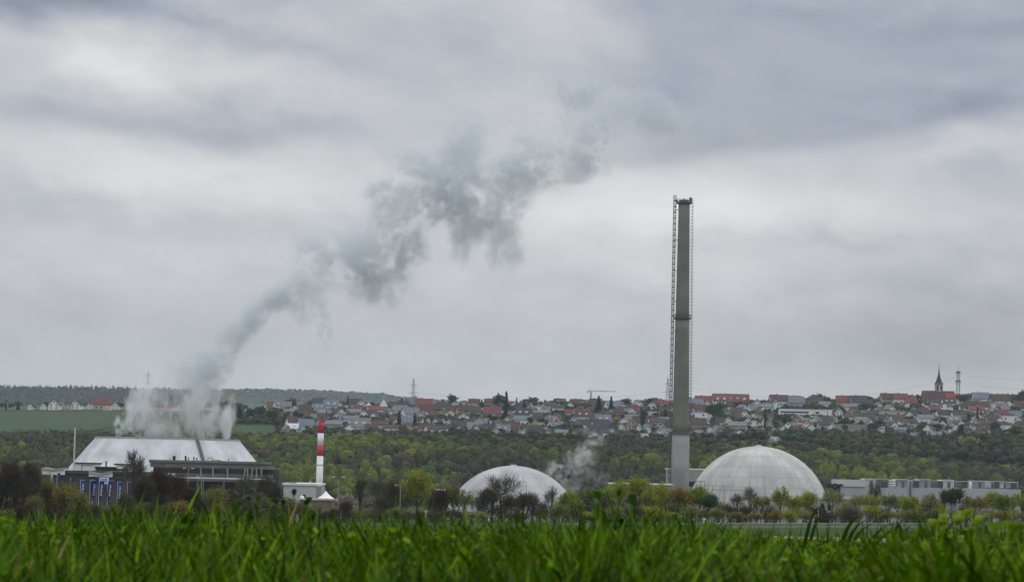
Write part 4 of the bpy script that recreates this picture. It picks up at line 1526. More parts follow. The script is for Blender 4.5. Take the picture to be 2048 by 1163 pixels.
HILLM = [mat('hill_leaf_dark', (0.026, 0.036, 0.022), 0.9, scale=0.05, var=0.35), mat('hill_twig', (0.05, 0.045, 0.036), 0.9, scale=0.05, var=0.35), mat('hill_needle', (0.012, 0.024, 0.016), 0.9, scale=0.05, var=0.3)]
P = scatter(-350, 400, 6150, 6540, 13.0, 29)
forest('hill_wood', 'hazy spruce wood with a spiky top on the far hill at left', P[:, 0], P[:, 1], 10, 18, 4.5, 6.5, 8, 2.6, HILLM[:2], [0.6, 0.4], 31, trunks=False, conif_p=0.55).data.materials.append(HILLM[2])
P = scatter(230, 1060, 8500, 9060, 22.0, 37)
forest('hill_wood', 'hazy blue wood on the farthest ridge behind the cooling tower', P[:, 0], P[:, 1], 11, 18, 9, 13, 8, 4.5, HILLM[:2], [0.6, 0.4], 41, trunks=False)

# ------------------------------------------------------------------ the village
WALLC = {'white': (0.74, 0.74, 0.75), 'cream': (0.42, 0.385, 0.31), 'grey': (0.34, 0.34, 0.34), 'yellow': (0.55, 0.43, 0.15), 'pink': (0.62, 0.48, 0.44), 'orange': (0.50, 0.28, 0.13), 'pale blue': (0.50, 0.58, 0.63), 'brown': (0.24, 0.17, 0.12)}
ROOFC = {'brown': (0.07, 0.047, 0.041), 'red': (0.15, 0.05, 0.043), 'dark grey': (0.045, 0.046, 0.052), 'blue grey': (0.13, 0.16, 0.19), 'grey': (0.17, 0.165, 0.165), 'dark red': (0.085, 0.04, 0.037), 'white': (0.55, 0.57, 0.6)}
def wall_mat(c): return mat('render_' + c.replace(' ', '_'), WALLC[c], 0.9, scale=0.25, var=0.10)
def roof_mat(c): return mat('tiles_' + c.replace(' ', '_'), ROOFC[c], 0.85, scale=0.35, var=0.22)
HOUSE_CACHE = {}
HW, HD, HE, HR = 5.0, 6.0, 4.6, 9.6      # half width, half depth, eaves, ridge of the model house


def house_meshes(shape, wall, roof):
    key = (shape, wall, roof)
    if key in HOUSE_CACHE:
        return HOUSE_CACHE[key]
    wm, rm = wall_mat(wall), roof_mat(roof)
    w_ = MB()
    parts = []
    if shape in ('steep', 'dormer', 'low'):
        hr = HR if shape != 'low' else 7.4
        w_.prism([(-HW, -2), (HW, -2), (HW, HE), (0, hr - 0.15), (-HW, HE)], -HD, HD)
        parts.append(('wall', w_.mesh('wall', wm), []))
        r_ = MB()
        k = (hr - HE) / HW
        ov, th = 0.6, 0.28
        for s in (-1, 1):
            pts = [(0, hr), (s * (HW + ov), HE - k * ov), (s * (HW + ov), HE - k * ov + th), (0, hr + th)]
            r_.prism(pts if s > 0 else pts[::-1], -HD - 0.6, HD + 0.6)
        subs = []
        c_ = MB(); c_.box(0.6, 1.4, 1.0, 1.8, hr - 1.2, hr + 1.1)
        subs.append(('chimney', c_.mesh('chimney', mat('chimney_brick', (0.2, 0.13, 0.11), 0.9))))
        if shape == 'dormer':
            for s in (-1, 1):
                d_ = MB()
                zb = HE + k * 1.4
                for y in (-2.6, 2.6):
                    d_.box(*sorted((s * (HW - 1.3), s * (HW - 3.3))), y - 1.0, y + 1.0, zb - 0.5, zb + 1.5)
                subs.append(('dormer', d_.mesh('dormer', wm)))
        parts.append(('roof', r_.mesh('roof', rm), subs))
        verge = MB()
        for s in (-1, 1):
            pts = [(0, hr - 0.25), (s * (HW + ov), HE - k * ov - 0.25), (s * (HW + ov), HE - k * ov - 0.02), (0, hr - 0.02)]
            verge.prism(pts if s > 0 else pts[::-1], -HD - 0.64, -HD - 0.5)
        parts.append(('verge_board', verge.mesh('verge', mat('verge_white', (0.62, 0.61, 0.6), 0.7, var=0.05) if roof in ('red', 'dark grey', 'blue grey', 'white') else mat('verge_brown', (0.14, 0.10, 0.085), 0.8)), []))
    elif shape == 'hip':
        w_.box(-HW, HW, -HD, HD, -2, HE)
        parts.append(('wall', w_.mesh('wall', wm), []))
        r_ = MB()
        a, b_ = HW + .6, HD + .6
        e = [(-a, -b_, HE), (a, -b_, HE), (a, b_, HE), (-a, b_, HE)]
        t = [(0, -0.6, HR), (0, 0.6, HR)]
        r_.poly([e[0], e[1], t[0]]); r_.poly([e[1], e[2], t[1], t[0]]); r_.poly([e[2], e[3], t[1]]); r_.poly([e[3], e[0], t[0], t[1]]); r_.poly(e[::-1])
        parts.append(('roof', r_.mesh('roof', rm), []))
    else:                                   # flat
        w_.box(-HW, HW, -HD, HD, -2, 7.0)
        parts.append(('wall', w_.mesh('wall', wm), []))
        r_ = MB(); r_.box(-HW - .3, HW + .3, -HD - .3, HD + .3, 7.0, 7.5)
        parts.append(('roof', r_.mesh('roof', rm), []))
    HOUSE_CACHE[key] = parts
    return parts


_wm = MB(); _wm.box(-0.62, 0.62, -0.09, 0.03, 0, 1.35)
WIN = _wm.mesh('window', GLASS)
_fm = MB()
for a_ in ((-0.74, 0.74, -0.12, -0.03), (-0.74, 0.74, 1.38, 1.47)):
    _fm.box(a_[0], a_[1], -0.12, 0.02, a_[2], a_[3])
WFR = _fm.mesh('frame', WHITE)
HOUSES = []


def house(px, row, wpx, ori, wall, roof, shape='steep', hpx=None, turn=0.0, desc=None, win=True, big=None, dep=None, push=0.0):
    """px, row: middle of the foot of the wall; wpx: visible width; ori g = gable towards us, e = long side towards us"""
    x, y, z = hit(px, row)
    y += push
    wm_ = wpx * pxm(y)
    o = thing('house' if not big else big[0], None, 'house' if not big else big[1], (x, y, z))
    parts = house_meshes(shape, wall, roof)
    if ori == 'g':
        sx = wm_ / 11.2
        sy = min(1.5, max(0.75, sx)) if dep is None else dep
        rz = turn
    else:
        sy = wm_ / 13.2
        sx = min(1.15, max(0.7, sy * 0.95)) if dep is None else dep
        rz = math.pi / 2 + turn
    sz = (hpx * pxm(y) / (HR if shape not in ('flat', 'low') else 7.4)) if hpx else min(1.2, max(0.72, (sx + sy) / 2))
    o.rotation_euler = (0, 0, rz)
    o.scale = (sx, sy, sz)
    for nm, me, subs in parts:
        p = link(nm, me, o)
        for sn, sm in subs:
            link(sn, sm, p)
    if win:
        spots = []
        if ori == 'g':
            spots = [(-2.4, 0.9), (2.4, 0.9), (-2.4, 3.5), (2.4, 3.5)] + ([(0, 6.3)] if shape in ('steep', 'dormer') else [])
            face = lambda a: (a, -HD - 0.02, 0)
        else:
            spots = [(-3.9, 0.9), (0, 0.9), (3.9, 0.9)] + ([(-3.9, 4.3), (3.9, 4.3)] if shape == 'flat' else [])
            face = lambda a: (-HW - 0.02, a, -math.pi / 2)
        for a, zw in spots:
            fx, fy, fr = face(a)
            w_ = link('window', WIN, o)
            w_.location = (fx, fy, zw)
            w_.rotation_euler = (0, 0, fr)
            if y < 1960:
                f_ = link('frame', WFR, w_)
    HOUSES.append((o, px, row, y, wall, roof, shape, ori, desc))
    return o


# houses that can be told one by one in the photograph
HS = [
    # left edge of the far field
    (62, 815, 12, 'g', 'white', 'brown'), (88, 812, 15, 'g', 'white', 'brown'), (104, 811, 16, 'e', 'grey', 'brown'), (110, 817, 24, 'g', 'white', 'dark grey'), (121, 812, 14, 'e', 'grey', 'grey'), (136, 817, 14, 'e', 'cream', 'brown', 'flat'),
    (155, 816, 22, 'g', 'white', 'dark grey'), (172, 810, 12, 'e', 'white', 'dark grey'), (178, 811, 10, 'g', 'white', 'dark grey'), (203, 812, 34, 'e', 'cream', 'red'), (188, 815, 10, 'g', 'white', 'brown'), (215, 818, 16, 'e', 'pink', 'brown', 'flat'), (235, 815, 18, 'g', 'white', 'dark grey'), (258, 816, 14, 'g', 'white', 'dark grey'),
    # seen through the steam
    (318, 818, 20, 'e', 'cream', 'brown'), (338, 820, 22, 'e', 'pink', 'red'), (355, 816, 12, 'g', 'white', 'brown'), (300, 815, 16, 'e', 'cream', 'brown'), (375, 818, 18, 'e', 'cream', 'brown'), (398, 816, 16, 'g', 'white', 'red'), (420, 818, 16, 'e', 'white', 'dark grey'),
    (452, 808, 18, 'e', 'cream', 'brown'), (505, 812, 18, 'e', 'white', 'blue grey'), (522, 814, 18, 'e', 'white', 'blue grey'), (545, 808, 22, 'e', 'cream', 'red'), (533, 818, 12, 'g', 'white', 'brown'), (538, 826, 10, 'g', 'white', 'brown'), (492, 828, 10, 'g', 'white', 'dark grey'),
    (572, 818, 24, 'e', 'cream', 'grey'), (588, 822, 20, 'g', 'white', 'brown', 'low'), (578, 828, 22, 'e', 'cream', 'grey', 'low'), (562, 838, 10, 'e', 'cream', 'brown'), (583, 837, 8, 'g', 'white', 'dark grey'), (600, 810, 14, 'e', 'white', 'grey'), (610, 825, 26, 'e', 'cream', 'brown'),
    (585, 863, 26, 'e', 'white', 'white', 'dormer'), (572, 866, 14, 'g', 'cream', 'grey'), (604, 866, 14, 'g', 'white', 'blue grey'), (638, 822, 24, 'e', 'white', 'blue grey', 'dormer'), (662, 820, 32, 'e', 'white', 'blue grey', 'dormer'), (648, 833, 28, 'e', 'white', 'blue grey', 'low'), (630, 842, 18, 'e', 'white', 'grey'),
    (676, 838, 18, 'g', 'white', 'grey'), (694, 834, 16, 'g', 'white', 'brown'), (688, 846, 22, 'e', 'white', 'blue grey'), (668, 858, 36, 'e', 'grey', 'grey', 'low'),
    (702, 819, 9, 'g', 'white', 'dark red'), (716, 822, 20, 'e', 'orange', 'red'), (708, 832, 30, 'e', 'cream', 'grey', 'low'), (702, 848, 34, 'e', 'white', 'blue grey', 'low'), (739, 812, 12, 'g', 'white', 'white', 'hip'), (738, 824, 8, 'g', 'white', 'red'), (756, 829, 34, 'e', 'white', 'red', 'low'),
    (769, 855, 18, 'g', 'white', 'dark red', 'dormer'), (756, 856, 30, 'e', 'brown', 'dark red', 'low'), (783, 832, 16, 'g', 'white', 'dark red'), (722, 864, 42, 'e', 'white', 'grey', 'dormer'), (710, 863, 14, 'g', 'white', 'grey'),
    (806, 812, 22, 'e', 'white', 'dark grey'), (817, 822, 10, 'g', 'pink', 'brown'), (831, 824, 14, 'g', 'white', 'brown'), (848, 818, 36, 'e', 'white', 'red'), (852, 828, 30, 'e', 'pink', 'dark red'), (884, 822, 28, 'e', 'white', 'brown'), (886, 832, 22, 'g', 'yellow', 'brown', 'low'), (905, 826, 26, 'e', 'cream', 'brown'),
    (838, 846, 16, 'e', 'white', 'dark grey'), (874, 850, 14, 'g', 'white', 'dark grey'), (886, 851, 12, 'g', 'white', 'blue grey'), (900, 851, 12, 'g', 'white', 'dark grey'), (856, 848, 12, 'g', 'white', 'grey'), (866, 860, 16, 'g', 'white', 'dark grey'), (836, 863, 24, 'e', 'cream', 'red', 'low'), (915, 856, 22, 'e', 'cream', 'brown'),
    (930, 838, 22, 'g', 'white', 'brown', 'low'), (948, 830, 28, 'e', 'cream', 'brown'), (930, 812, 12, 'g', 'white', 'dark red'), (948, 810, 24, 'e', 'white', 'dark red'), (980, 812, 24, 'e', 'white', 'dark red'), (962, 846, 20, 'g', 'cream', 'brown'), (945, 861, 26, 'e', 'white', 'grey'), (950, 864, 14, 'g', 'white', 'dark grey'),
    (1005, 830, 18, 'g', 'white', 'grey', 'low'), (1034, 834, 24, 'g', 'grey', 'grey', 'low'), (1046, 849, 36, 'e', 'white', 'blue grey', 'low'), (1062, 827, 24, 'e', 'white', 'red', 'low'), (1066, 850, 14, 'g', 'yellow', 'brown'), (990, 869, 18, 'g', 'pink', 'red'), (1006, 868, 30, 'e', 'white', 'blue grey', 'dormer'), (1035, 870, 11, 'g', 'yellow', 'dark grey'),
    (1050, 866, 26, 'e', 'white', 'brown'), (1075, 868, 24, 'e', 'white', 'dark grey'), (978, 862, 24, 'e', 'grey', 'dark grey'), (1048, 872, 14, 'g', 'white', 'grey'),
    (1092, 830, 20, 'g', 'white', 'grey'), (1113, 845, 24, 'g', 'pink', 'brown'), (1138, 831, 20, 'e', 'white', 'red'), (1116, 822, 26, 'e', 'white', 'dark grey', 'low'), (1172, 830, 18, 'e', 'white', 'red'), (1180, 838, 14, 'g', 'white', 'brown'), (1175, 856, 28, 'e', 'white', 'dark grey'), (1148, 848, 22, 'g', 'pale blue', 'grey'),
    (1098, 855, 20, 'g', 'white', 'grey'), (1210, 840, 18, 'g', 'yellow', 'brown', 'low'), (1206, 851, 34, 'e', 'white', 'blue grey', 'dormer'), (1122, 872, 28, 'e', 'white', 'blue grey', 'low'), (1098, 873, 14, 'g', 'yellow', 'dark grey'), (1150, 874, 12, 'g', 'yellow', 'brown'), (1162, 872, 24, 'e', 'white', 'brown'), (1186, 876, 18, 'g', 'white', 'brown'),
    (1204, 872, 28, 'e', 'white', 'dark grey'), (1226, 870, 16, 'g', 'white', 'dark grey'), (1240, 860, 18, 'g', 'white', 'dark grey'), (1236, 832, 24, 'e', 'cream', 'brown'), (1234, 844, 18, 'g', 'orange', 'brown'), (1270, 825, 18, 'e', 'orange', 'red'), (1246, 826, 16, 'g', 'white', 'brown'), (1262, 845, 26, 'e', 'white', 'grey'),
    (1278, 862, 28, 'e', 'cream', 'brown', 'low'), (1301, 866, 22, 'g', 'white', 'dark grey'), (1323, 874, 24, 'g', 'white', 'grey'), (1305, 832, 12, 'g', 'pale blue', 'white', 'flat'), (1328, 845, 24, 'e', 'white', 'grey', 'low'), (1289, 878, 12, 'g', 'white', 'white', 'flat'), (1296, 846, 14, 'g', 'white', 'dark grey'), (1318, 812, 22, 'e', 'white', 'red'), (1335, 812, 14, 'e', 'pink', 'red'),
    # right of the tall chimney
    (1406, 812, 34, 'e', 'white', 'red'), (1416, 812, 12, 'g', 'white', 'red'), (1400, 828, 30, 'e', 'white', 'dark red'), (1398, 840, 34, 'e', 'white', 'grey', 'flat'), (1396, 858, 34, 'e', 'cream', 'brown'), (1418, 838, 14, 'g', 'white', 'grey'), (1434, 872, 24, 'g', 'cream', 'grey'), (1398, 872, 20, 'e', 'yellow', 'grey', 'low'),
    (1456, 832, 18, 'g', 'cream', 'brown'), (1484, 836, 22, 'g', 'white', 'brown'), (1466, 812, 30, 'e', 'brown', 'brown', 'low'), (1510, 838, 22, 'g', 'white', 'brown', 'low'), (1521, 840, 14, 'g', 'yellow', 'brown'), (1456, 848, 20, 'g', 'white', 'dark red'), (1476, 862, 38, 'e', 'cream', 'grey', 'low'), (1440, 850, 18, 'e', 'white', 'dark grey'), (1508, 856, 30, 'g', 'white', 'brown', 'low'), (1526, 850, 12, 'g', 'white', 'dark grey'), (1498, 848, 18, 'g', 'white', 'dark grey'), (1420, 866, 18, 'g', 'white', 'brown'),
    (1546, 818, 24, 'g', 'white', 'dark grey'), (1558, 810, 40, 'e', 'white', 'dark red'), (1592, 814, 34, 'e', 'grey', 'blue grey'), (1590, 806, 24, 'e', 'brown', 'red'), (1620, 806, 12, 'g', 'white', 'brown'), (1632, 812, 30, 'e', 'brown', 'brown'), (1650, 814, 24, 'e', 'white', 'grey', 'low'),
    (1598, 850, 26, 'g', 'grey', 'grey'), (1586, 850, 12, 'g', 'white', 'dark grey'), (1634, 854, 26, 'g', 'white', 'grey', 'dormer'), (1652, 850, 28, 'e', 'white', 'brown'), (1667, 840, 10, 'g', 'white', 'brown'), (1548, 884, 20, 'g', 'white', 'grey', 'flat'), (1558, 892, 14, 'g', 'white', 'grey'),
    (1668, 812, 14, 'e', 'brown', 'dark grey'), (1688, 812, 34, 'e', 'orange', 'red'), (1716, 812, 36, 'e', 'grey', 'dark grey'), (1700, 822, 30, 'e', 'white', 'blue grey', 'low'), (1702, 831, 20, 'g', 'yellow', 'brown'), (1738, 812, 18, 'g', 'brown', 'brown', 'hip'), (1758, 806, 14, 'g', 'grey', 'brown', 'hip'), (1700, 842, 30, 'e', 'white', 'brown', 'low'), (1738, 850, 12, 'g', 'white', 'grey'), (1722, 846, 26, 'e', 'white', 'grey', 'low'),
    (1775, 806, 30, 'e', 'cream', 'brown'), (1800, 806, 30, 'e', 'white', 'red'), (1822, 810, 24, 'e', 'cream', 'red'), (1756, 816, 14, 'g', 'white', 'grey'), (1778, 826, 22, 'g', 'white', 'grey'), (1806, 834, 18, 'g', 'white', 'dark grey'), (1830, 836, 24, 'e', 'white', 'dark grey'), (1780, 838, 42, 'e', 'cream', 'grey', 'flat'), (1756, 842, 16, 'g', 'white', 'grey', 'flat'), (1826, 800, 12, 'g', 'white', 'red', 'hip'), (1846, 816, 12, 'g', 'white', 'grey'), (1846, 828, 22, 'e', 'white', 'brown'),
    (1868, 824, 24, 'e', 'cream', 'red', 'low'), (1892, 822, 28, 'g', 'white', 'dark red', 'low'), (1850, 846, 34, 'e', 'white', 'blue grey', 'low'), (1884, 836, 26, 'e', 'white', 'dark grey'), (1915, 838, 26, 'e', 'white', 'brown'), (1930, 822, 24, 'e', 'white', 'dark grey'), (1960, 806, 34, 'e', 'white', 'blue grey'), (1936, 806, 12, 'g', 'cream', 'brown'), (1966, 820, 26, 'e', 'white', 'brown'), (2000, 810, 42, 'e', 'white', 'brown'),
    (2000, 820, 12, 'g', 'white', 'grey'), (2014, 820, 12, 'g', 'pale blue', 'grey'), (2036, 814, 20, 'e', 'cream', 'dark red'), (1926, 840, 16, 'g', 'cream', 'brown'), (2018, 848, 34, 'e', 'white', 'white', 'flat'), (2012, 862, 24, 'e', 'white', 'white', 'flat'), (2040, 856, 18, 'e', 'pink', 'brown'), (1984, 846, 26, 'e', 'cream', 'brown'), (1970, 838, 16, 'g', 'cream', 'brown'), (1902, 856, 10, 'g', 'white', 'grey'), (1870, 852, 14, 'e', 'white', 'grey', 'low'), (2030, 838, 26, 'e', 'grey', 'blue grey'),
    (1868, 878, 30, 'e', 'brown', 'blue grey', 'low'), (1800, 866, 26, 'e', 'grey', 'blue grey', 'low'), (1828, 880, 18, 'e', 'white', 'blue grey'), (1762, 864, 16, 'e', 'white', 'grey', 'low'), (1694, 884, 18, 'e', 'white', 'grey', 'low'), (1640, 882, 18, 'e', 'white', 'dark grey', 'low'), (1590, 880, 12, 'e', 'white', 'grey', 'low'),
]
rngv = random.Random(11)
SPECIAL = []
for h_ in HS:
    px, row, w, ori, wl_, rf = h_[:6]
    house(px, row + 2, w, ori, wl_, rf, h_[6] if len(h_) > 6 else 'steep', turn=rngv.uniform(-0.4, 0.4) if ori == 'g' else rngv.uniform(-0.22, 0.22))

# --- further houses fill the gaps of the packed slope
pts = [(h_[1], h_[2], h_[0].scale[0] * 11 / pxm(h_[3])) for h_ in HOUSES]
row = 812
zones = [(1420, 1530), (620, 1330), (1580, 2060), (1385, 1420)]
cand = []
for row in range(812, 874, 6):
    for px in range(560, 2060, 9):
        cand.append((px + rngv.uniform(-4, 4), row + rngv.uniform(-2.5, 2.5)))
rngv.shuffle(cand)
nfill = 0
KEEP_OUT = [(1420, 1505, 783, 812), (1555, 1672, 812, 842), (1672, 1740, 845, 872), (1220, 1268, 862, 884), (1846, 1916, 775, 806), (560, 625, 790, 812), (752, 782, 790, 826), (1528, 1570, 826, 896), (1736, 1850, 862, 890), (1405, 1450, 806, 846), (440, 570, 826, 860)]
for px, row in cand:
    low_lim = np.interp(px, [560, 700, 900, 1300, 1530, 1600, 1700, 2048], [858, 864, 866, 872, 874, 862, 856, 858])
    if row > low_lim or nfill >= 300 - len(HS):
        continue
    if any(a < px < b and c < row < d for a, b, c, d in KEEP_OUT):
        continue
    if any(abs(px - p[0]) < 13 and abs(row - p[1]) < 8.5 for p in pts):
        continue
    ori = 'g' if rngv.random() < 0.42 else 'e'
    roof = rngv.choices(['brown', 'dark grey', 'red', 'blue grey', 'grey', 'dark red'], [0.34, 0.24, 0.07, 0.14, 0.13, 0.08])[0]
    wall = rngv.choices(['white', 'cream', 'yellow', 'pink', 'grey'], [0.66, 0.18, 0.03, 0.05, 0.08])[0]
    y_ = hit(px, row)[1]
    wpx = (rngv.uniform(9, 11.5) if ori == 'g' else rngv.uniform(11, 16)) / pxm(y_)
    house(px, row + 2, wpx, ori, wall, roof, rngv.choices(['steep', 'dormer', 'low'], [0.6, 0.2, 0.2])[0], turn=rngv.uniform(-0.5, 0.5))
    pts.append((px, row, 20))
    nfill += 1


def place_village(px, y):
    tier = 'on skyline' if y > 2430 else 'high on slope' if y > 2230 else 'halfway up slope' if y > 2020 else 'low on slope'
    for lim, s in ((180, 'beyond the left field'), (262, 'at right end of left field'), (470, 'seen through the steam'), (560, 'right of the steam'), (628, 'left of striped chimney'), (690, 'just right of striped chimney'),
                   (755, 'left of white pyramid roof'), (800, 'by the white pyramid roof'), (865, 'by the middle pylon'), (925, 'right of the middle pylon'), (1000, 'above left half of left dome'), (1085, 'above right half of left dome'), (1160, 'left of the crane'),
                   (1225, 'under the crane jib'), (1290, 'left of the lattice mast'), (1350, 'beside the lattice mast'), (1435, 'just right of tall chimney'), (1500, 'below the big hotel roof'), (1560, 'above the large dome'), (1625, 'around the white school'),
                   (1690, 'right of the white school'), (1765, 'around the beige block'), (1845, 'left of the church'), (1915, 'below the church'), (1975, 'right of the church'), (9999, 'at the right edge')):
        if px < lim:
            return tier + ' ' + s


SHAPEW = {'steep': '', 'dormer': 'dormered ', 'low': 'low ', 'flat': 'flat ', 'hip': 'hipped '}
its = []
for (o, px, row, y, wall, roof, shape, ori, desc) in HOUSES:
    d = desc or (f"{wall} {SHAPEW[shape]}house, {roof} roof" + (', gable front,' if ori == 'g' and shape not in ('flat', 'hip') else ','))
    its.append((o, d, place_village(px, y), px))
    o['group'] = 'houses of the village on the ridge'
label_all(its)

# --- larger village buildings
def vbuilding(name, label, cat, px, row, wpx, hpx, wall, roof, dep, kind='gable', ridge=0.45, turn=0.0):
    x, y, z = hit(px, row)
    W, H = wpx * pxm(y), hpx * pxm(y)
    o = thing(name, label, cat, (x, y, z), turn)
    he = H * (1 - ridge)
    b = MB(); 
    if kind == 'flat':
        b.box(-W / 2, W / 2, 0, dep, -3, H)
    else:
        b.prism([(0, -3), (dep, -3), (dep, he), (dep / 2, H - 0.1), (0, he)], -W / 2, W / 2)
        b.v = [(p[1], p[0], p[2]) for p in b.v]
    b.build('wall', wall, o)
    b = MB()
    if kind == 'flat':
        b.box(-W / 2 - .3, W / 2 + .3, -.3, dep + .3, H, H + 0.5)
    else:
        k = (H - he) / (dep / 2)
        for pts in ([(dep / 2, H), (-.7, he - .7 * k), (-.7, he - .7 * k + .3), (dep / 2, H + .3)], [(dep / 2, H), (dep + .7, he - .7 * k), (dep + .7, he - .7 * k + .3), (dep / 2, H + .3)][::-1]):
            b.prism(pts, -W / 2 - .7, W / 2 + .7)
        b.v = [(p[1], p[0], p[2]) for p in b.v]
    r = b.build('roof', roof, o)
    return o, r, W, H, he

def wins(o, W, rows, n, hw=0.7, hh=1.4, y=-0.06, frame=False):
    for z in rows:
        for k in range(n):
            w_ = link('window', WIN, o)
            w_.location = (-W / 2 + W * (k + 0.5) / n, y, z)
            w_.scale = (hw / 0.62, 1, hh / 1.35)

o, r, W, H, he = vbuilding('hotel', 'big white building with long red roof and dormers on the skyline right of chimney', 'building', 1462, 812, 72, 25, wall_mat('white'), roof_mat('red'), 13, ridge=0.52)
wins(o, W, (1.0, 3.9), 12)
for k in range(5):
    b = MB(); xd = -W / 2 + W * (k + 0.7) / 5.4
    b.prism([(xd - 1.3, he + 0.4), (xd + 1.3, he + 0.4), (xd + 1.3, he + 2.2), (xd, he + 3.3), (xd - 1.3, he + 2.2)], 0.4, 4); b.build('dormer', wall_mat('white'), r)
o, r, W, H, he = vbuilding('school', 'long white flat school building with dark window bands', 'school', 1612, 837, 104, 18, wall_mat('white'), wall_mat('white'), 14, 'flat')
for z in (2.0, 5.2):
    b = MB(); b.box(-W / 2 + 0.4, W * 0.05, -0.12, 0.1, z, z + 1.5); b.build('window_band', GLASS, o)
for z in (1.6, 4.8):
    b = MB(); b.box(W * 0.18, W * 0.25, -0.12, 0.1, z, z + 2.0); b.build('window', GLASS, o)
b = MB(); b.box(W * 0.40, W * 0.42, -0.12, 0.1, 0, H - 0.5); b.build('window', BLUEGREY, o)
o, r, W, H, he = vbuilding('depot', 'plain beige block without windows on the slope right of school', 'building', 1705.5, 864, 59, 14.5, mat('depot_beige', (0.30, 0.275, 0.245), 0.9, var=0.1), GREY, 16, 'flat')
b = MB(); b.box(W * 0.40, W * 0.47, -0.12, 0.1, 0, 2.6); b.build('door', STEEL, o)
o, r, W, H, he = vbuilding('farm_hall', 'long dark blue grey hall at the edge of wood left of lattice mast', 'building', 1246, 879, 38, 14, mat('hall_dark_blue', (0.05, 0.062, 0.078), 0.85), roof_mat('dark grey'), 14, ridge=0.5)
wins(o, W, (1.2,), 4)
o, r, W, H, he = vbuilding('pyramid_house', 'brown house topped by a tall white pyramid roof', 'house', 766.5, 826, 24, 12, mat('pyramid_wall', (0.16, 0.08, 0.075), 0.9), roof_mat('dark red'), 12, 'flat')
b = MB(); e = [(-4.6, 1, H + .5), (4.2, 1, H + .5), (4.2, 10, H + .5), (-4.6, 10, H + .5)]; t = (-0.2, 5.5, H + 8.2)
for i in range(4): b.poly([e[i], e[(i + 1) % 4], t])
b.build('pyramid', mat('pyramid_white', (0.50, 0.49, 0.46), 0.7, var=0.08), r)
wins(o, W, (1.4,), 4)
o, r, W, H, he = vbuilding('warehouse', 'long low blue roofed hall below the slope on the right', 'building', 1792, 880, 62, 8, mat('warehouse_wall', (0.16, 0.17, 0.18), 0.9), roof_mat('blue grey'), 16, ridge=0.4)
wins(o, W, (0.8,), 7)
# --- church
x, y, z = hit(1880, 806)
o, r, W, H, he = vbuilding('church', 'village church with pointed dark spire and broad red tiled nave roof', 'church', 1879, 806, 62, 25, wall_mat('cream'), roof_mat('dark red'), 17, ridge=0.72)
wins(o, W, (1.0,), 7, 0.6, 2.2)
b = MB(); b.prism([(W * 0.12, 0), (W * 0.62, 0), (W * 0.62, he + 0.6), (W * 0.37, he + 6), (W * 0.12, he + 0.6)][::1], -6, -0.3)
p = pxm(o.location.y)
tx = (1881.5 - 1879) * p
zs_ = [at(1881.5, rr_, o.location.y).z - o.location.z for rr_ in (778, 767.5, 764.5, 746, 733)]
b = MB(); b.box(tx - 3.5, tx + 3.5, 8, 15, 0, zs_[1]); b.build('tower', mat('church_tower', (0.30, 0.27, 0.24), 0.9), o)
tw = bpy.data.objects['tower']
b = MB(); b.box(tx - 3.9, tx + 3.9, 7.6, 15.4, zs_[1], zs_[2]); b.build('cornice', BROWNW, tw)
for dx in (-1.7, 1.7):
    b = MB(); b.box(tx + dx - 0.8, tx + dx + 0.8, 7.85, 8.1, zs_[1] - 5.6, zs_[1] - 1.2); b.build('belfry_opening', BLACK, tw)
b = MB(); b.box(tx - 0.5, tx + 0.5, 7.83, 8.05, zs_[1] - 9, zs_[1] - 1); b.build('pilaster', wall_mat('white'), tw)
b = MB(); b.lathe([(3.7, zs_[2]), (2.4, zs_[2] + (zs_[3] - zs_[2]) * 0.35), (0.9, zs_[3] - 0.5), (0.05, zs_[4] + 2.0)], 8, (tx, 11.5)); b.build('spire', mat('slate_blue', (0.022, 0.026, 0.042), 0.7, var=0.2), o)
b = MB(); b.tube((tx, 11.5, zs_[4] + 1.5), (tx, 11.5, zs_[4] + 4.2), 0.15); b.box(tx - 0.7, tx + 0.7, 11.4, 11.6, zs_[4] + 3.0, zs_[4] + 3.3); b.build('cross', STEEL, o)
x, y, z = hit(1902, 806)
o, r, W, H, he = vbuilding('parish_house', 'house with bright red roof attached right of the church nave', 'house', 1901, 809, 28, 21, wall_mat('brown'), mat('tiles_bright_red', (0.24, 0.055, 0.04), 0.85, scale=0.35, var=0.2), 11, ridge=0.7)
o.location.y -= 16
wins(o, W, (0.9,), 3)

# --- lattice structures: pylons, aerial tower, crane
PYL = mat('galvanised', (0.24, 0.25, 0.26), 0.6, scale=0.6, var=0.15, metal=0.3)
def lattice(b, w0, w1, z0, z1, n, r):
    for k in range(n):
        za_, zb_ = z0 + (z1 - z0) * k / n, z0 + (z1 - z0) * (k + 1) / n
        ra, rb_ = w0 + (w1 - w0) * k / n, w0 + (w1 - w0) * (k + 1) / n
        A = [(-ra, -ra, za_), (ra, -ra, za_), (ra, ra, za_), (-ra, ra, za_)]
        B = [(-rb_, -rb_, zb_), (rb_, -rb_, zb_), (rb_, rb_, zb_), (-rb_, rb_, zb_)]
        for i in range(4):
            j = (i + 1) % 4
            b.tube(A[i], B[i], r, n=4, cap=False)
            b.tube(A[i], B[j], r * 0.6, n=3, cap=False)
            b.tube(A[j], B[i], r * 0.6, n=3, cap=False)
            b.tube(B[i], B[j], r * 0.6, n=3, cap=False)
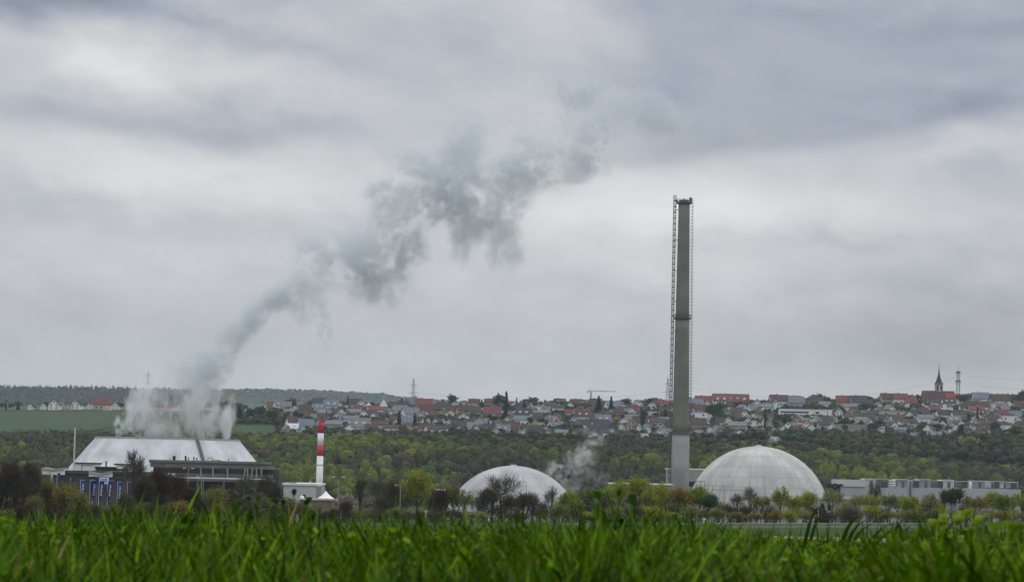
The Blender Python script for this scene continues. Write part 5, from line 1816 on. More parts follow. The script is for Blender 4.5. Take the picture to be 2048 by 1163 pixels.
def pylon(label, px, top, Y, arms, foot):
    p0_ = at(px, foot, Y)
    gz = float(T(p0_.x, Y))
    o = thing('electricity_pylon', label, 'pylon', (p0_.x, Y, gz), 0.25, 'electricity pylons on the ridge')
    h = at(px, top, Y).z - gz
    q = pxm(Y)
    b = MB(); lattice(b, 2.4, 0.45, 0, h * 0.93, 9, 0.13); b.tube((0, 0, h * 0.9), (0, 0, h), 0.12); b.build('lattice', PYL, o)
    for row, half in arms:
        za_ = at(px, row, Y).z - gz
        b = MB()
        for s in (-1, 1):
            for yy in (-0.6, 0.6):
                b.tube((0, yy, za_ + 0.9), (s * half * q, 0, za_), 0.11, 0.07, 4)
                b.tube((0, yy, za_ - 0.3), (s * half * q, 0, za_), 0.11, 0.07, 4)
            for f_ in (0.5, 0.95):
                b.tube((s * half * q * f_, 0, za_), (s * half * q * f_, 0, za_ - 2.2), 0.09, 0.07, 4)
        b.build('crossarm', PYL, o)
    return o, h
P1 = pylon('hazy lattice pylon on the far hill above the steaming cooling tower', 294.5, 738, 2700, ((750.5, 10), (765, 12)), 812)
P2 = pylon('lattice pylon with two crossarms standing above the middle of village', 826, 753, 2560, ((769, 8), (785, 11)), 812)
P3 = pylon('lattice pylon almost hidden behind lattice mast of tall chimney', 1335, 751, 2600, ((767, 7), (783, 9)), 812)
def wire(a, c, sag, label, n=24):
    b = MB()
    pr = None
    a, c = Vector(a), Vector(c)
    for k in range(n + 1):
        t = k / n
        q_ = a + (c - a) * t - Vector((0, 0, sag * 4 * t * (1 - t)))
        if pr is not None:
            b.tube(pr, q_, 0.085, n=3, cap=False)
        pr = q_
    r = thing('power_line', label, 'power line', tuple(a))
    return bake(r, b).build('cable', PYL, r)
wire(at(836, 785, 2560), at(1327, 783, 2600), 9, 'thin sagging cable between the middle pylon and the lattice mast')
wire(at(305, 765, 2700), at(-120, 752, 2680), 8, 'thin sagging cable leaving the pylon above the cooling tower leftwards')
wire(at(1344, 767, 2600), at(1916, 752, 2700), 20, 'long thin cable rising from the tall chimney to the church')
wire(at(1935, 752, 2700), at(2300, 760, 2600), 3, 'upper thin cable right of the aerial tower')
wire(at(1960, 772, 2700), at(2300, 778, 2600), 3, 'lower thin cable right of the aerial tower')
x, y, z = hit(1916, 806)
ae = thing('aerial_tower', 'slim white and grey lattice aerial tower right of the church spire', 'aerial tower', (x, y, z))
h = at(1916, 728, y).z - z
b = MB(); lattice(b, 2.0, 1.0, 0, h * 0.78, 10, 0.16); b.build('lattice', PYL, ae)
b = MB(); b.tube((0, 0, h * 0.76), (0, 0, h), 0.28, 0.12); b.build('antenna', PYL, ae)
for rr_, w_ in ((744, 2.1), (762, 2.4)):
    zz_ = at(1916, rr_, y).z - z
    b = MB(); b.lathe([(w_, zz_ - 0.6), (w_ + 0.2, zz_ - 0.3), (w_ + 0.2, zz_ + 0.9), (w_ * 0.8, zz_ + 1.2)], 14); b.build('platform', STEEL, ae)
    b = MB()
    for k in range(6):
        a = k * 1.05; b.tube((w_ * 1.1 * math.cos(a), w_ * 1.1 * math.sin(a), zz_ - 2.6), (w_ * 1.1 * math.cos(a), w_ * 1.1 * math.sin(a), zz_ - 0.7), 0.3)
    b.build('antenna', WHITE, ae)
x, y, z = hit(1181.5, 812)
cr = thing('tower_crane', 'tower crane with long jib to the right on the skyline', 'crane', (x, y, z))
h = at(1181.5, 782.5, y).z - z
q = pxm(y)
b = MB(); lattice(b, 0.75, 0.75, 0, h, 12, 0.2); b.build('mast', PYL, cr)
b = MB(); lattice(b, 0.6, 0.4, 0, 50 * q, 16, 0.14); b.v = [(p[2], p[1], h + 0.6 + p[0] * 0.7 + 0.0) for p in b.v]; b.build('jib', PYL, cr)
b = MB(); b.tube((0, 0, h), (-3.6 * q, 0, h + 7.5 * q), 0.3, 0.2); b.tube((-3.6 * q, 0, h + 7.5 * q), (25 * q, 0, h + 1), 0.06, n=3); b.build('apex', PYL, cr)
b = MB(); b.tube((0, 0, h + 0.4), (-6.5 * q, 0, h + 0.8), 0.25); b.box(-6.5 * q - 0.8, -4.5 * q, -0.8, 0.8, h - 1.2, h + 0.5); b.build('counterweight', GREY, cr)

# --- trees among the houses
VT = [  # px, foot row, height px, width px, kind
    (798, 858, 36, 18, 'conifer'), (829, 857, 32, 14, 'conifer'), (1012, 826, 44, 20, 'conifer'), (998, 824, 38, 30, 'brown'), (963, 820, 22, 14, 'conifer'), (1033, 822, 28, 10, 'conifer'), (1048, 826, 28, 14, 'conifer'), (1066, 818, 26, 30, 'grey'), (905, 812, 28, 24, 'brown'), (886, 808, 18, 12, 'conifer'),
    (1197, 832, 40, 24, 'conifer'), (1222, 828, 36, 18, 'conifer'), (1090, 812, 16, 14, 'conifer'), (1130, 812, 16, 30, 'olive'), (1160, 812, 14, 30, 'brown'), (1108, 812, 16, 24, 'brown'), (1285, 884, 74, 12, 'brown'), (1330, 845, 28, 16, 'conifer'), (1306, 814, 20, 40, 'brown'), (1280, 810, 16, 16, 'grey'), (1250, 812, 20, 30, 'brown'),
    (1428, 846, 42, 44, 'darkgreen'), (1471, 794, 20, 8, 'conifer'), (1380, 812, 20, 16, 'darkgreen'), (1476, 820, 18, 36, 'brown'), (1530, 866, 50, 8, 'conifer'), (1500, 872, 22, 14, 'conifer'), (1572, 864, 40, 26, 'darkgreen'), (1560, 830, 18, 20, 'darkgreen'), (1632, 812, 26, 34, 'brown'), (1728, 830, 26, 26, 'brown'),
    (584, 806, 24, 22, 'grey'), (590, 812, 16, 14, 'brown'), (622, 808, 18, 18, 'brown'), (645, 806, 16, 14, 'brown'), (660, 806, 18, 20, 'brown'), (673, 808, 20, 8, 'conifer'), (684, 806, 18, 18, 'brown'), (695, 818, 28, 10, 'conifer'), (560, 806, 16, 8, 'conifer'), (512, 806, 14, 10, 'conifer'), (452, 806, 20, 22, 'redbrown'), (474, 808, 16, 30, 'darkgreen'),
    (478, 845, 34, 26, 'conifer'), (500, 842, 28, 22, 'darkgreen'), (520, 844, 34, 24, 'darkgreen'), (545, 848, 32, 26, 'brown'), (555, 858, 20, 22, 'brown'), (596, 846, 26, 24, 'darkgreen'), (570, 852, 22, 22, 'darkgreen'), (620, 856, 26, 20, 'darkgreen'), (538, 836, 18, 16, 'olive'), (612, 868, 18, 26, 'brown'),
    (12, 812, 22, 6, 'conifer'), (35, 815, 18, 18, 'brown'), (36, 806, 16, 10, 'conifer'), (22, 812, 14, 16, 'darkgreen'), (92, 806, 16, 14, 'brown'), (240, 812, 16, 24, 'darkgreen'), (275, 816, 30, 14, 'brown'), (312, 810, 22, 28, 'brown'), (4, 815, 16, 16, 'darkgreen'), (66, 817, 10, 16, 'olive'), (310, 792, 16, 26, 'brown'),
    (770, 806, 14, 10, 'brown'), (803, 812, 22, 12, 'conifer'), (812, 810, 20, 6, 'conifer'), (845, 812, 12, 24, 'brown'), (740, 806, 10, 16, 'darkgreen'), (880, 860, 20, 18, 'darkgreen'), (938, 862, 20, 14, 'yellowgreen'), (1010, 850, 30, 34, 'conifer'), (985, 852, 26, 26, 'darkgreen'), (1060, 856, 26, 14, 'darkgreen'), (1085, 858, 24, 30, 'darkgreen'), (1150, 830, 20, 14, 'conifer'),
    (1922, 884, 36, 30, 'conifer'), (1955, 852, 40, 12, 'conifer'), (1950, 806, 18, 22, 'darkgreen'), (1980, 800, 14, 10, 'darkgreen'), (1924, 812, 26, 30, 'darkgreen'), (1968, 872, 20, 20, 'pink'), (2040, 812, 22, 20, 'brown'), (2044, 800, 22, 16, 'redbrown'), (1846, 806, 18, 14, 'grey'), (1840, 846, 22, 20, 'conifer'), (1820, 852, 20, 22, 'darkgreen'), (1792, 826, 18, 24, 'olive'), (1870, 866, 22, 40, 'brown'), (1990, 870, 30, 24, 'darkgreen'), (2030, 884, 34, 34, 'darkgreen'),
    (1935, 908, 38, 48, 'pale'), (1915, 912, 20, 30, 'olive'), (1660, 880, 24, 26, 'darkgreen'), (1610, 878, 26, 24, 'darkgreen'), (1690, 868, 22, 16, 'darkgreen'), (1580, 830, 14, 16, 'conifer'), (1645, 880, 28, 18, 'conifer'), (1745, 866, 22, 26, 'brown'), (1512, 884, 30, 50, 'grey'), (1450, 886, 26, 44, 'grey'), (1410, 886, 24, 40, 'grey'), (1480, 890, 26, 44, 'brown'), (1545, 880, 22, 14, 'brown'),
]
VDESC = {'conifer': 'dark conifer', 'brown': 'bare brown tree', 'grey': 'bare grey tree', 'darkgreen': 'dark green round tree', 'olive': 'olive green tree', 'yellowgreen': 'bright yellow green tree', 'redbrown': 'bare reddish tree', 'pink': 'pale pinkish blossoming tree', 'pale': 'broad pale green blossoming tree'}
PROTO = {}
def vproto(kind, v):
    if (kind, v) not in PROTO:
        if kind == 'conifer':
            PROTO[(kind, v)] = conifer_parts(10, 6, 900 + v, n=420, leaf=1.15, narrow=(0.8, 1.0, 1.25)[v])
        else:
            PROTO[(kind, v)] = tree_parts(10, 9, kind, 950 + v + len(kind) * 7, trunk=0.16, n_leaf=420, leaf=1.0, n_twig=500 if kind in ('brown', 'grey', 'redbrown') else 120, bare=False)
    return PROTO[(kind, v)]
vits = []
for i, (px, row, hp, wp, kind) in enumerate(VT):
    x, y, z = hit(px, row, 1735)
    wm, cm = vproto(kind, i % 3)
    o = thing('conifer' if kind == 'conifer' else 'tree', None, 'tree', (x, y, z - 0.3), i * 1.3, 'trees among the village houses')
    o.scale = (wp * pxm(y) / (6 if kind == 'conifer' else 9), wp * pxm(y) / (6 if kind == 'conifer' else 9), hp * pxm(y) / 10)
    link('trunk', wm, o); link('crown', cm, o)
    sz = 'tall ' if hp > 33 else 'small ' if hp < 17 else ''
    vits.append((o, sz + VDESC[kind], place_village(px, y), px))
# filler trees and garden bushes between the houses
rt = random.Random(77)
for k in range(190):
    px = rt.uniform(560, 2050)
    row = rt.uniform(806, np.interp(px, [560, 700, 900, 1300, 1530, 1700, 2048], [866, 870, 876, 880, 890, 896, 896]))
    if any(a < px < b and c < row < d + 6 for a, b, c, d in KEEP_OUT[:6]):
        continue
    kind = rt.choices(['brown', 'darkgreen', 'conifer', 'grey', 'olive'], [0.34, 0.3, 0.16, 0.12, 0.08])[0]
    x, y, z = hit(px, row, 1735)
    wm, cm = vproto(kind, k % 3)
    hp = rt.uniform(9, 17); wp = hp * rt.uniform(0.8, 1.4) * (0.55 if kind == 'conifer' else 1)
    o = thing('conifer' if kind == 'conifer' else 'tree', None, 'tree', (x, y, z - 0.3), k * 2.1, 'trees among the village houses')
    o.scale = (wp * pxm(y) / (6 if kind == 'conifer' else 9), wp * pxm(y) / (6 if kind == 'conifer' else 9), hp * pxm(y) / 10)
    link('trunk', wm, o); link('crown', cm, o)
    vits.append((o, ('small ' if hp < 13 else 'mid sized ') + VDESC[kind], place_village(px, y), px))
for k in range(70):
    px = 440 + k * 23.2 + rt.uniform(-8, 8)
    if 1400 < px < 1560 or 1860 < px < 1912:
        continue
    kind = rt.choices(['brown', 'grey', 'darkgreen', 'conifer'], [0.5, 0.2, 0.2, 0.1])[0]
    y = rt.uniform(2510, 2590); x = X(px, y, 800); z = float(T(x, y))
    wm, cm = vproto(kind, k % 3)
    hp = rt.uniform(9, 19); wp = hp * rt.uniform(0.9, 1.6) * (0.5 if kind == 'conifer' else 1)
    o = thing('conifer' if kind == 'conifer' else 'tree', None, 'tree', (x, y, z - 0.3), k * 2.1, 'trees among the village houses')
    o.scale = (wp * pxm(y) / (6 if kind == 'conifer' else 9), wp * pxm(y) / (6 if kind == 'conifer' else 9), hp * pxm(y) / 10)
    link('trunk', wm, o); link('crown', cm, o)
    vits.append((o, ('small ' if hp < 13 else 'mid sized ') + VDESC[kind], place_village(px, y), px))
label_all(vits + [])
label_all(TREES)
strip('street', [(hit(1552, 888)[0], hit(1552, 888)[1]), (hit(1548, 862)[0], hit(1548, 862)[1]), (hit(1541, 842)[0], hit(1541, 842)[1]), (hit(1550, 824)[0], hit(1550, 824)[1])], 5, mat('street_pale', (0.2, 0.205, 0.21), 0.9, var=0.1), 0.25, 50)
strip('field', [(X(-300, 2090, 840), 2090), (X(282, 2090, 840), 2090)], 560, mat('winter_wheat', (0.022, 0.055, 0.014), 0.95, scale=0.012, col2=(0.031, 0.05, 0.018), stretch=(1, 0.3, 1)), 0.4, 60)
strip('field', [(X(462, 1900, 850), 1900), (X(556, 1900, 850), 1900)], 190, mat('winter_wheat', (0.042, 0.085, 0.03)), 0.4, 30)

# the many smaller houses behind and between the nearest three hundred, as one mass
hb = MB()
RC = ['brown', 'dark grey', 'dark red', 'grey', 'blue grey', 'red']
mats_h = [wall_mat('white'), wall_mat('cream')] + [roof_mat(c_) for c_ in RC]
rngv.shuffle(cand)
extra = [(rngv.uniform(1545, 2060), rngv.uniform(842, 876)) for _ in range(60)] + cand + [(c_[0] + 5, c_[1] + 3) for c_ in cand]
nf2 = 0
for px, row in extra:
    low_lim = np.interp(px, [560, 700, 900, 1300, 1530, 1600, 1700, 2048], [860, 866, 869, 875, 878, 872, 872, 872])
    if row > low_lim or nf2 >= 170 or any(a < px < b_ and c_ < row < d_ for a, b_, c_, d_ in KEEP_OUT):
        continue
    if any(abs(px - p_[0]) < 10 and abs(row - p_[1]) < 6.0 for p_ in pts):
        continue
    x, y, z = hit(px, row + 1)
    s = rngv.uniform(0.62, 0.92)
    ang = rngv.choice([0, math.pi / 2]) + rngv.uniform(-0.5, 0.5)
    ca, sa = math.cos(ang), math.sin(ang)
    n0 = len(hb.v)
    hr = rngv.uniform(7.6, 9.6)
    hb.m = 0 if rngv.random() < 0.75 else 1
    hb.prism([(-HW, -2), (HW, -2), (HW, HE), (0, hr - 0.15), (-HW, HE)], -HD, HD)
    hb.m = 2 + rngv.choices(range(6), [0.36, 0.26, 0.1, 0.14, 0.1, 0.04])[0]
    k = (hr - HE) / HW
    for sg_ in (-1, 1):
        q_ = [(0, hr), (sg_ * (HW + .6), HE - k * .6), (sg_ * (HW + .6), HE - k * .6 + .28), (0, hr + .28)]
        hb.prism(q_ if sg_ > 0 else q_[::-1], -HD - .6, HD + .6)
    hb.v[n0:] = [(x + s * (v[0] * ca - v[1] * sa), y + s * (v[0] * sa + v[1] * ca), z + s * v[2]) for v in hb.v[n0:]]
    pts.append((px, row, 15))
    nf2 += 1
ho_ = hb.build('small_houses', mats_h)
tag(ho_, 'many small gabled houses packed between the larger ones of the village', 'houses', None, 'stuff')

# hedges and garden shrubs between the houses
P = scatter(450, 2120, 1790, 2520, 7.0, 61, 0.6)
HX = np.array([h_[0].location[:2] for h_ in HOUSES]); HRD = np.array([6.2 * max(h_[0].scale[0], h_[0].scale[1]) for h_ in HOUSES])
dist = np.sqrt(((P[:, None, :] - HX[None]) ** 2).sum(-1)) - HRD[None]
infront = ((np.abs(P[:, None, 0] - HX[None, :, 0]) < HRD[None] * 0.85) & (P[:, None, 1] < HX[None, :, 1]) & (P[:, None, 1] > HX[None, :, 1] - HRD[None] - 26)).any(1)
P = P[(dist.min(1) > 0.0) & ~infront]
ppx = 1024 + F * P[:, 0] / P[:, 1]
ok = ~((ppx > 455) & (ppx < 562) & (P[:, 1] < 2010)) & ~((ppx > 1545) & (ppx < 1745) & (P[:, 1] > 1900) & (P[:, 1] < 2260) & (np.sin(P[:, 0]) > -0.6))
P = P[ok]
gs = forest('garden_shrubs', 'hedges and garden shrubs filling the gaps between the village houses', P[:, 0], P[:, 1], 2.0, 6.0, 1.8, 3.8, 30, 0.9,
       [WOODM[4], WOODM[2], WOODM[3], mat('copse_green', (0.03, 0.052, 0.022)), LEAF['grey']], [0.34, 0.18, 0.2, 0.2, 0.08], 67)
gs['category'] = 'shrubs'

# ------------------------------------------------------------------ foreground meadow
rg_ = np.random.default_rng(3)
GRASSM = [mat('blade_green', (0.0714, 0.1545, 0.0014), 0.6, scale=2.0, col2=(0.0441, 0.1077, 0.0014), spec=0.08, trans=0.22),
          mat('blade_dark', (0.0235, 0.0646, 0.0012), 0.6, scale=2.0, col2=(0.0135, 0.0404, 0.0009), spec=0.08, trans=0.22),
          mat('blade_fresh', (0.1601, 0.2758, 0.0022), 0.6, scale=2.0, col2=(0.1029, 0.1942, 0.0019), spec=0.08, trans=0.22),
          mat('blade_olive', (0.0862, 0.1202, 0.0021), 0.6, scale=2.0, col2=(0.0539, 0.0818, 0.0018), spec=0.08, trans=0.22),
          mat('blade_straw', (0.30, 0.22, 0.07), 0.7, scale=2.0, col2=(0.20, 0.13, 0.04), spec=0.2, trans=0.22)]
TOPS = (np.array([-400, 0, 150, 300, 430, 560, 650, 760, 900, 1000, 1100, 1220, 1320, 1400, 1460, 1560, 1720, 1820, 1880, 1960, 2048, 2450], float),
        np.array([982, 980, 976, 966, 964, 970, 976, 984, 986, 986, 980, 966, 972, 990, 1010, 1020, 1022, 1014, 988, 980, 986, 986], float))


def blades(n, y0, y1, seed, wmul=1.0, hmul=1.0, curl=1.0, side=0.0):
    rng = np.random.default_rng(seed)
    # clumped positions
    nc = n // 24
    cy = y0 + (y1 - y0) * rng.random(nc) ** 1.25
    cxx = (rng.random(nc) * 2 - 1) * 0.285 * cy
    if side:            # the meadow goes on to both sides of the picture
        cxx = np.where(rng.random(nc) < 0.5, -1, 1) * (0.28 * cy + side * rng.random(nc))
    k = rng.integers(nc, size=n)
    y = cy[k] + rng.normal(size=n) * 0.027 * cy[k] ** 0.5
    x = cxx[k] + rng.normal(size=n) * 0.027 * cy[k] ** 0.5
    y = np.maximum(y, y0 * 0.9)
    g = T(x, y)
    px = 1024 + F * x / y
    top = np.interp(px, *TOPS)
    drop = (top - (HOR + (px - 1024) * math.tan(ROLL))) / F * y      # how far the tips hang below the eye
    L = (EYE.z - drop) - g
    L = np.clip(L, 0.05, 0.27) * hmul
    pat0 = 0.5 + 0.25 * (np.sin(cxx * 5.3 + cy * 2.1 + 1) + np.sin(cxx * 11.7 - cy * 5.3 + 2))
    cf = (0.52 + 0.22 * rng.random(nc) + 0.32 * pat0)[k]
    L = L * cf * (0.45 + 0.55 * rng.random(n) ** 0.7)
    L *= np.where((rng.random(n) < 0.015) & (y > 3.2), 1.15, 1.0)
    az = rng.random(n) * 6.283
    lean = (0.2 + 1.0 * rng.random(n) ** 1.3) * curl
    wd = (0.003 + 0.005 * rng.random(n)) * wmul
    S_ = 5
    d = np.stack([np.cos(az), np.sin(az)], 1)
    s = np.stack([-np.sin(az + 0.5), np.cos(az + 0.5)], 1)
    prevs = None
    quads = []
    ang0 = 0.05 + 0.25 * rng.random(n)
    px_, pz_ = np.zeros(n), np.zeros(n)
    pts = []
    for i in range(S_ + 1):
        t = i / S_
        ww = wd * np.where(t < 0.35, 0.65 + t, (1 - t) * 1.45 + 0.06)
        cxy = np.stack([x, y], 1) + d * px_[:, None]
        z = g + pz_
        pts.append((np.stack([cxy[:, 0] - s[:, 0] * ww, cxy[:, 1] - s[:, 1] * ww, z], 1), np.stack([cxy[:, 0] + s[:, 0] * ww, cxy[:, 1] + s[:, 1] * ww, z], 1)))
        a = ang0 + lean * 2.3 * t ** 1.6
        px_ = px_ + np.sin(a) * L / S_ * 1.0
        pz_ = pz_ + np.cos(a) * L / S_ * 1.0
    for i in range(S_):
        a0_, b0_ = pts[i]
        a1_, b1_ = pts[i + 1]
        quads.append(np.stack([a0_, b0_, b1_, a1_], 1))
    Q = np.concatenate(quads)
    pat = np.sin(cxx * 2.1 + seed) + np.sin(cy * 1.7 + cxx * 1.1)
    pm_ = rng.random(n) + 0.10 * pat[k]
    mi = np.select([pm_ < 0.40, pm_ < 0.66, pm_ < 0.84, pm_ < 1.07], [0, 1, 2, 3], 0)
    mi = np.where(rng.random(n) < 0.006, 4, mi)
    return Q, np.tile(mi, S_)


Qs, Ms = [], []
for (n, a, b_, sd, wm_, cu) in ((90000, 2.2, 3.6, 1, 1.0, 1.0), (95000, 3.2, 6.3, 2, 1.05, 1.0), (16000, 2.4, 5.8, 3, 1.6, 1.15), (26000, 6.0, 14, 5, 1.3, 1.0), (16000, 12, 40, 6, 2.4, 1.0)):
    q_, m_ = blades(n, a, b_, sd, wm_, 1.0, cu)
    Qs.append(q_); Ms.append(m_)
for (n, a, b_, sd, wm_, sd2) in ((70000, 1.9, 6.3, 11, 1.2, 2.0), (22000, 6.0, 16, 12, 1.6, 4.0)):
    q_, m_ = blades(n, a, b_, sd, wm_, 1.0, 1.0, sd2)
    Qs.append(q_); Ms.append(m_)
go = link('grass', tri_mesh('grass', np.concatenate(Qs), GRASSM, np.concatenate(Ms), 4))
go.data.polygons.foreach_set('use_smooth', [True] * len(go.data.polygons))
tag(go, 'tall lush green meadow grass along the bottom of the picture', 'grass', None, 'stuff')


def small_leaves(n, seed):
    """clover and herb leaves low among the blades"""
    rng = np.random.default_rng(seed)
    y = 2.2 + 4.0 * rng.random(n) ** 1.2
    x = (rng.random(n) * 2 - 1) * 0.28 * y
    keep = (np.sin(x * 3.1) + np.sin(y * 2.3 + x) + rng.normal(size=n) * 0.5) > 0.1
    x, y = x[keep], y[keep]
    n = len(x)
    g = T(x, y)
    px = 1024 + F * x / y
    top = np.interp(px, *TOPS)
    L = np.clip((EYE.z - (top - (HOR + (px - 1024) * math.tan(ROLL))) / F * y) - g, 0.05, 0.25)
    z = g + L * (0.3 + 0.5 * rng.random(n))
    C = np.stack([x, y, z], 1)
    a = rng.normal(size=(n, 3)) * np.array([1, 1, 0.5]); a /= np.linalg.norm(a, axis=1, keepdims=True)
    b = rng.normal(size=(n, 3)); b -= a * (a * b).sum(1, keepdims=True); b /= np.linalg.norm(b, axis=1, keepdims=True)
    s = (0.004 + 0.006 * rng.random(n) ** 1.5)[:, None]
    Q = np.stack([C - a * s, C + b * s * 0.6, C + a * s * 1.1, C - b * s * 0.6], 1)
    mi = np.select([rng.random(n) < 0.5, rng.random(n) < 0.6], [2, 0], 3)
    return Q, mi
q_, m_ = small_leaves(26000, 8)
co = link('clover', tri_mesh('clover', q_, GRASSM, m_, 4))
tag(co, 'small rounded clover and herb leaves low among the grass blades', 'clover', None, 'stuff')


def weed(label, px, top, Y, wpx, leafm, seed, nstem=7, leaf_len=0.05, nleaf=10, fat=0.42):
    """a leafy herb: stems with pairs of pointed leaves"""
    rng = np.random.default_rng(seed)
    p = at(px, top, Y)
    gz = float(T(p.x, Y))
    h, w = p.z - gz, wpx * pxm(Y)
    o = thing('weed', label, 'plant', (p.x, Y, gz), 0, 'broad leaved weeds in the grass')
    P0, P1, R0, R1, quads = [], [], [], [], []
    for s in range(nstem):
        az = rng.uniform(0, 6.28)
        off = rng.uniform(0.1, 0.5) * w
        e = np.array([math.cos(az) * off, math.sin(az) * off * 0.6, h * rng.uniform(0.7, 1.0) if s else h])
        if s == 0: e[:2] *= 0.1
        b0 = np.array([e[0] * 0.25, e[1] * 0.25, 0])
        prev = b0
        for k in range(1, 6):
            t = k / 5
            q = b0 + (e - b0) * t + np.array([0, 0, 0.02 * math.sin(t * 3.1)])
            P0.append(prev); P1.append(q); R0.append(0.0035 * (1.2 - t * .7)); R1.append(0.0035 * (1.0 - t * .7))
            prev = q
        for k in range(nleaf):
            t = 0.25 + 0.75 * (k + 1) / nleaf
            c = b0 + (e - b0) * t
            a = k * 2.3 + rng.uniform(-.4, .4)
            el = rng.uniform(0.0, 0.8) if k < nleaf - 2 else rng.uniform(0.6, 1.3)
            d = np.array([math.cos(a) * math.cos(el), math.sin(a) * math.cos(el), math.sin(el)])
            sd_ = np.cross(d, [0, 0, 1.0]); sd_ /= np.linalg.norm(sd_) + 1e-6
            up = np.cross(sd_, d)
            Lf = leaf_len * rng.uniform(0.7, 1.2)
            prev_l = prev_r = c
            for j in range(1, 6):
                u = j / 5
                wl2 = Lf * fat * math.sin(math.pi * min(1, u * 0.92 + 0.08)) ** 0.8 * (1 if j < 5 else 0.05)
                m_ = c + d * Lf * u - np.array([0, 0, 1]) * Lf * 0.35 * u * u
                l_, r_ = m_ - sd_ * wl2 + up * wl2 * 0.3, m_ + sd_ * wl2 + up * wl2 * 0.3
                quads.append([prev_l, prev_r, r_, l_])
                prev_l, prev_r = l_, r_
    link('stems', tri_mesh('stems', seg_quads(P0, P1, R0, R1, 5), GRASSM[0], None, 4), o)
    link('leaves', tri_mesh('leaves', np.array(quads), leafm, None, 4), o)
    return o

weed('bright yellow green leafy weed standing above the grass at right', 1930, 1030, 4.0, 170, mat('weed_bright', (0.22, 0.31, 0.02), 0.6, scale=3.0, col2=(0.12, 0.20, 0.012), spec=0.3, trans=0.4), 5, 22, 0.026, 26, 0.36)
weed('second yellow green weed at the lower right edge of the grass', 2046, 1056, 3.4, 110, mat('weed_bright', (0.22, 0.31, 0.02)), 6, 14, 0.026, 22, 0.36)
weed('dark green tall weed above the grass before the dark office block', 505, 974, 4.6, 190, mat('weed_dark', (0.022, 0.06, 0.008), 0.6, scale=3.0, col2=(0.014, 0.04, 0.006), spec=0.3, trans=0.3), 7, 16, 0.034, 16, 0.2)
weed('smaller dark weed just right of the tall dark weed', 590, 992, 4.8, 110, mat('weed_dark', (0.022, 0.06, 0.008)), 8, 9, 0.034, 14, 0.2)
weed('dark green weed above the grass between left dome and tall chimney', 1235, 994, 4.4, 150, mat('weed_mid', (0.04, 0.10, 0.01), 0.6, scale=3.0, col2=(0.025, 0.07, 0.008), spec=0.3, trans=0.3), 9, 16, 0.036, 14, 0.2)


def tall_blade(bd, px, top, Y, bend, w, seed):
    rng = np.random.default_rng(seed)
    p = at(px, top, Y)
    gz = float(T(p.x, Y))
    h = p.z - gz
    pts = []
    for i in range(9):
        t = i / 8
        x = p.x + bend * (t ** 2.2) - bend * 0.35
        z = gz + h * (t if abs(bend) < 0.03 else math.sin(min(1.0, t * 0.86 + 0.0) * math.pi * 0.62) / math.sin(math.pi * 0.5))
        ww = w * (0.75 + 0.5 * t if t < 0.4 else (1 - t) * 1.55 + 0.03)
        pts.append((x, Y + 0.02 * math.sin(t * 3 + seed), z, ww))
    for a, c in zip(pts[:-1], pts[1:]):
        bd.append([[a[0] - a[3], a[1], a[2]], [a[0] + a[3], a[1] + a[3] * .6, a[2]], [c[0] + c[3], c[1] + c[3] * .6, c[2]], [c[0] - c[3], c[1], c[2]]])
TB = [(1590, 1030, 0.0), (1625, 1012, 0.05), (1655, 1036, -0.02), (1700, 1028, 0.07), (1742, 1022, 0.01), (1748, 1040, 0.10), (1788, 1032, 0.02), (1810, 1040, -0.03), (1520, 1046, 0.0), (1500, 1040, 0.01), (1462, 1038, 0.015), (1420, 1046, -0.02), (1880, 1010, 0.0), (1885, 1030, 0.02), (1955, 1008, 0.01), (1995, 1022, -0.01), (2030, 1034, 0.02), (1300, 1016, 0.06), (1345, 1020, 0.0), (1375, 1026, -0.04), (1070, 1024, 0.0), (1060, 1030, -0.03), (950, 1036, 0.02), (806, 1012, -0.01), (780, 1018, -0.06), (300, 1012, 0.01), (340, 1008, 0.0), (360, 1014, 0.02), (220, 1014, 0.0), (250, 1020, -0.02), (150, 1020, 0.02), (40, 1022, 0.0), (700, 1036, 0.02), (640, 1024, -0.02), (1160, 1022, 0.02), (1215, 1006, -0.05)]
bd = []
for i, (px, top, bn) in enumerate(TB):
    for j in range(2 if i % 3 else 3):
        tall_blade(bd, px + j * 11 - 8, top + j * 9, 3.7 + (i * 7 % 11) * 0.16 + j * 0.05, bn + 0.012 * j, 0.0042 + 0.0012 * (i % 4), i * 3 + j)
to = link('tall_grass', tri_mesh('tall_grass', np.array(bd), [GRASSM[1]], None, 4))
tag(to, 'single taller dark grass blades sticking up above the meadow edge', 'grass', None, 'stuff')

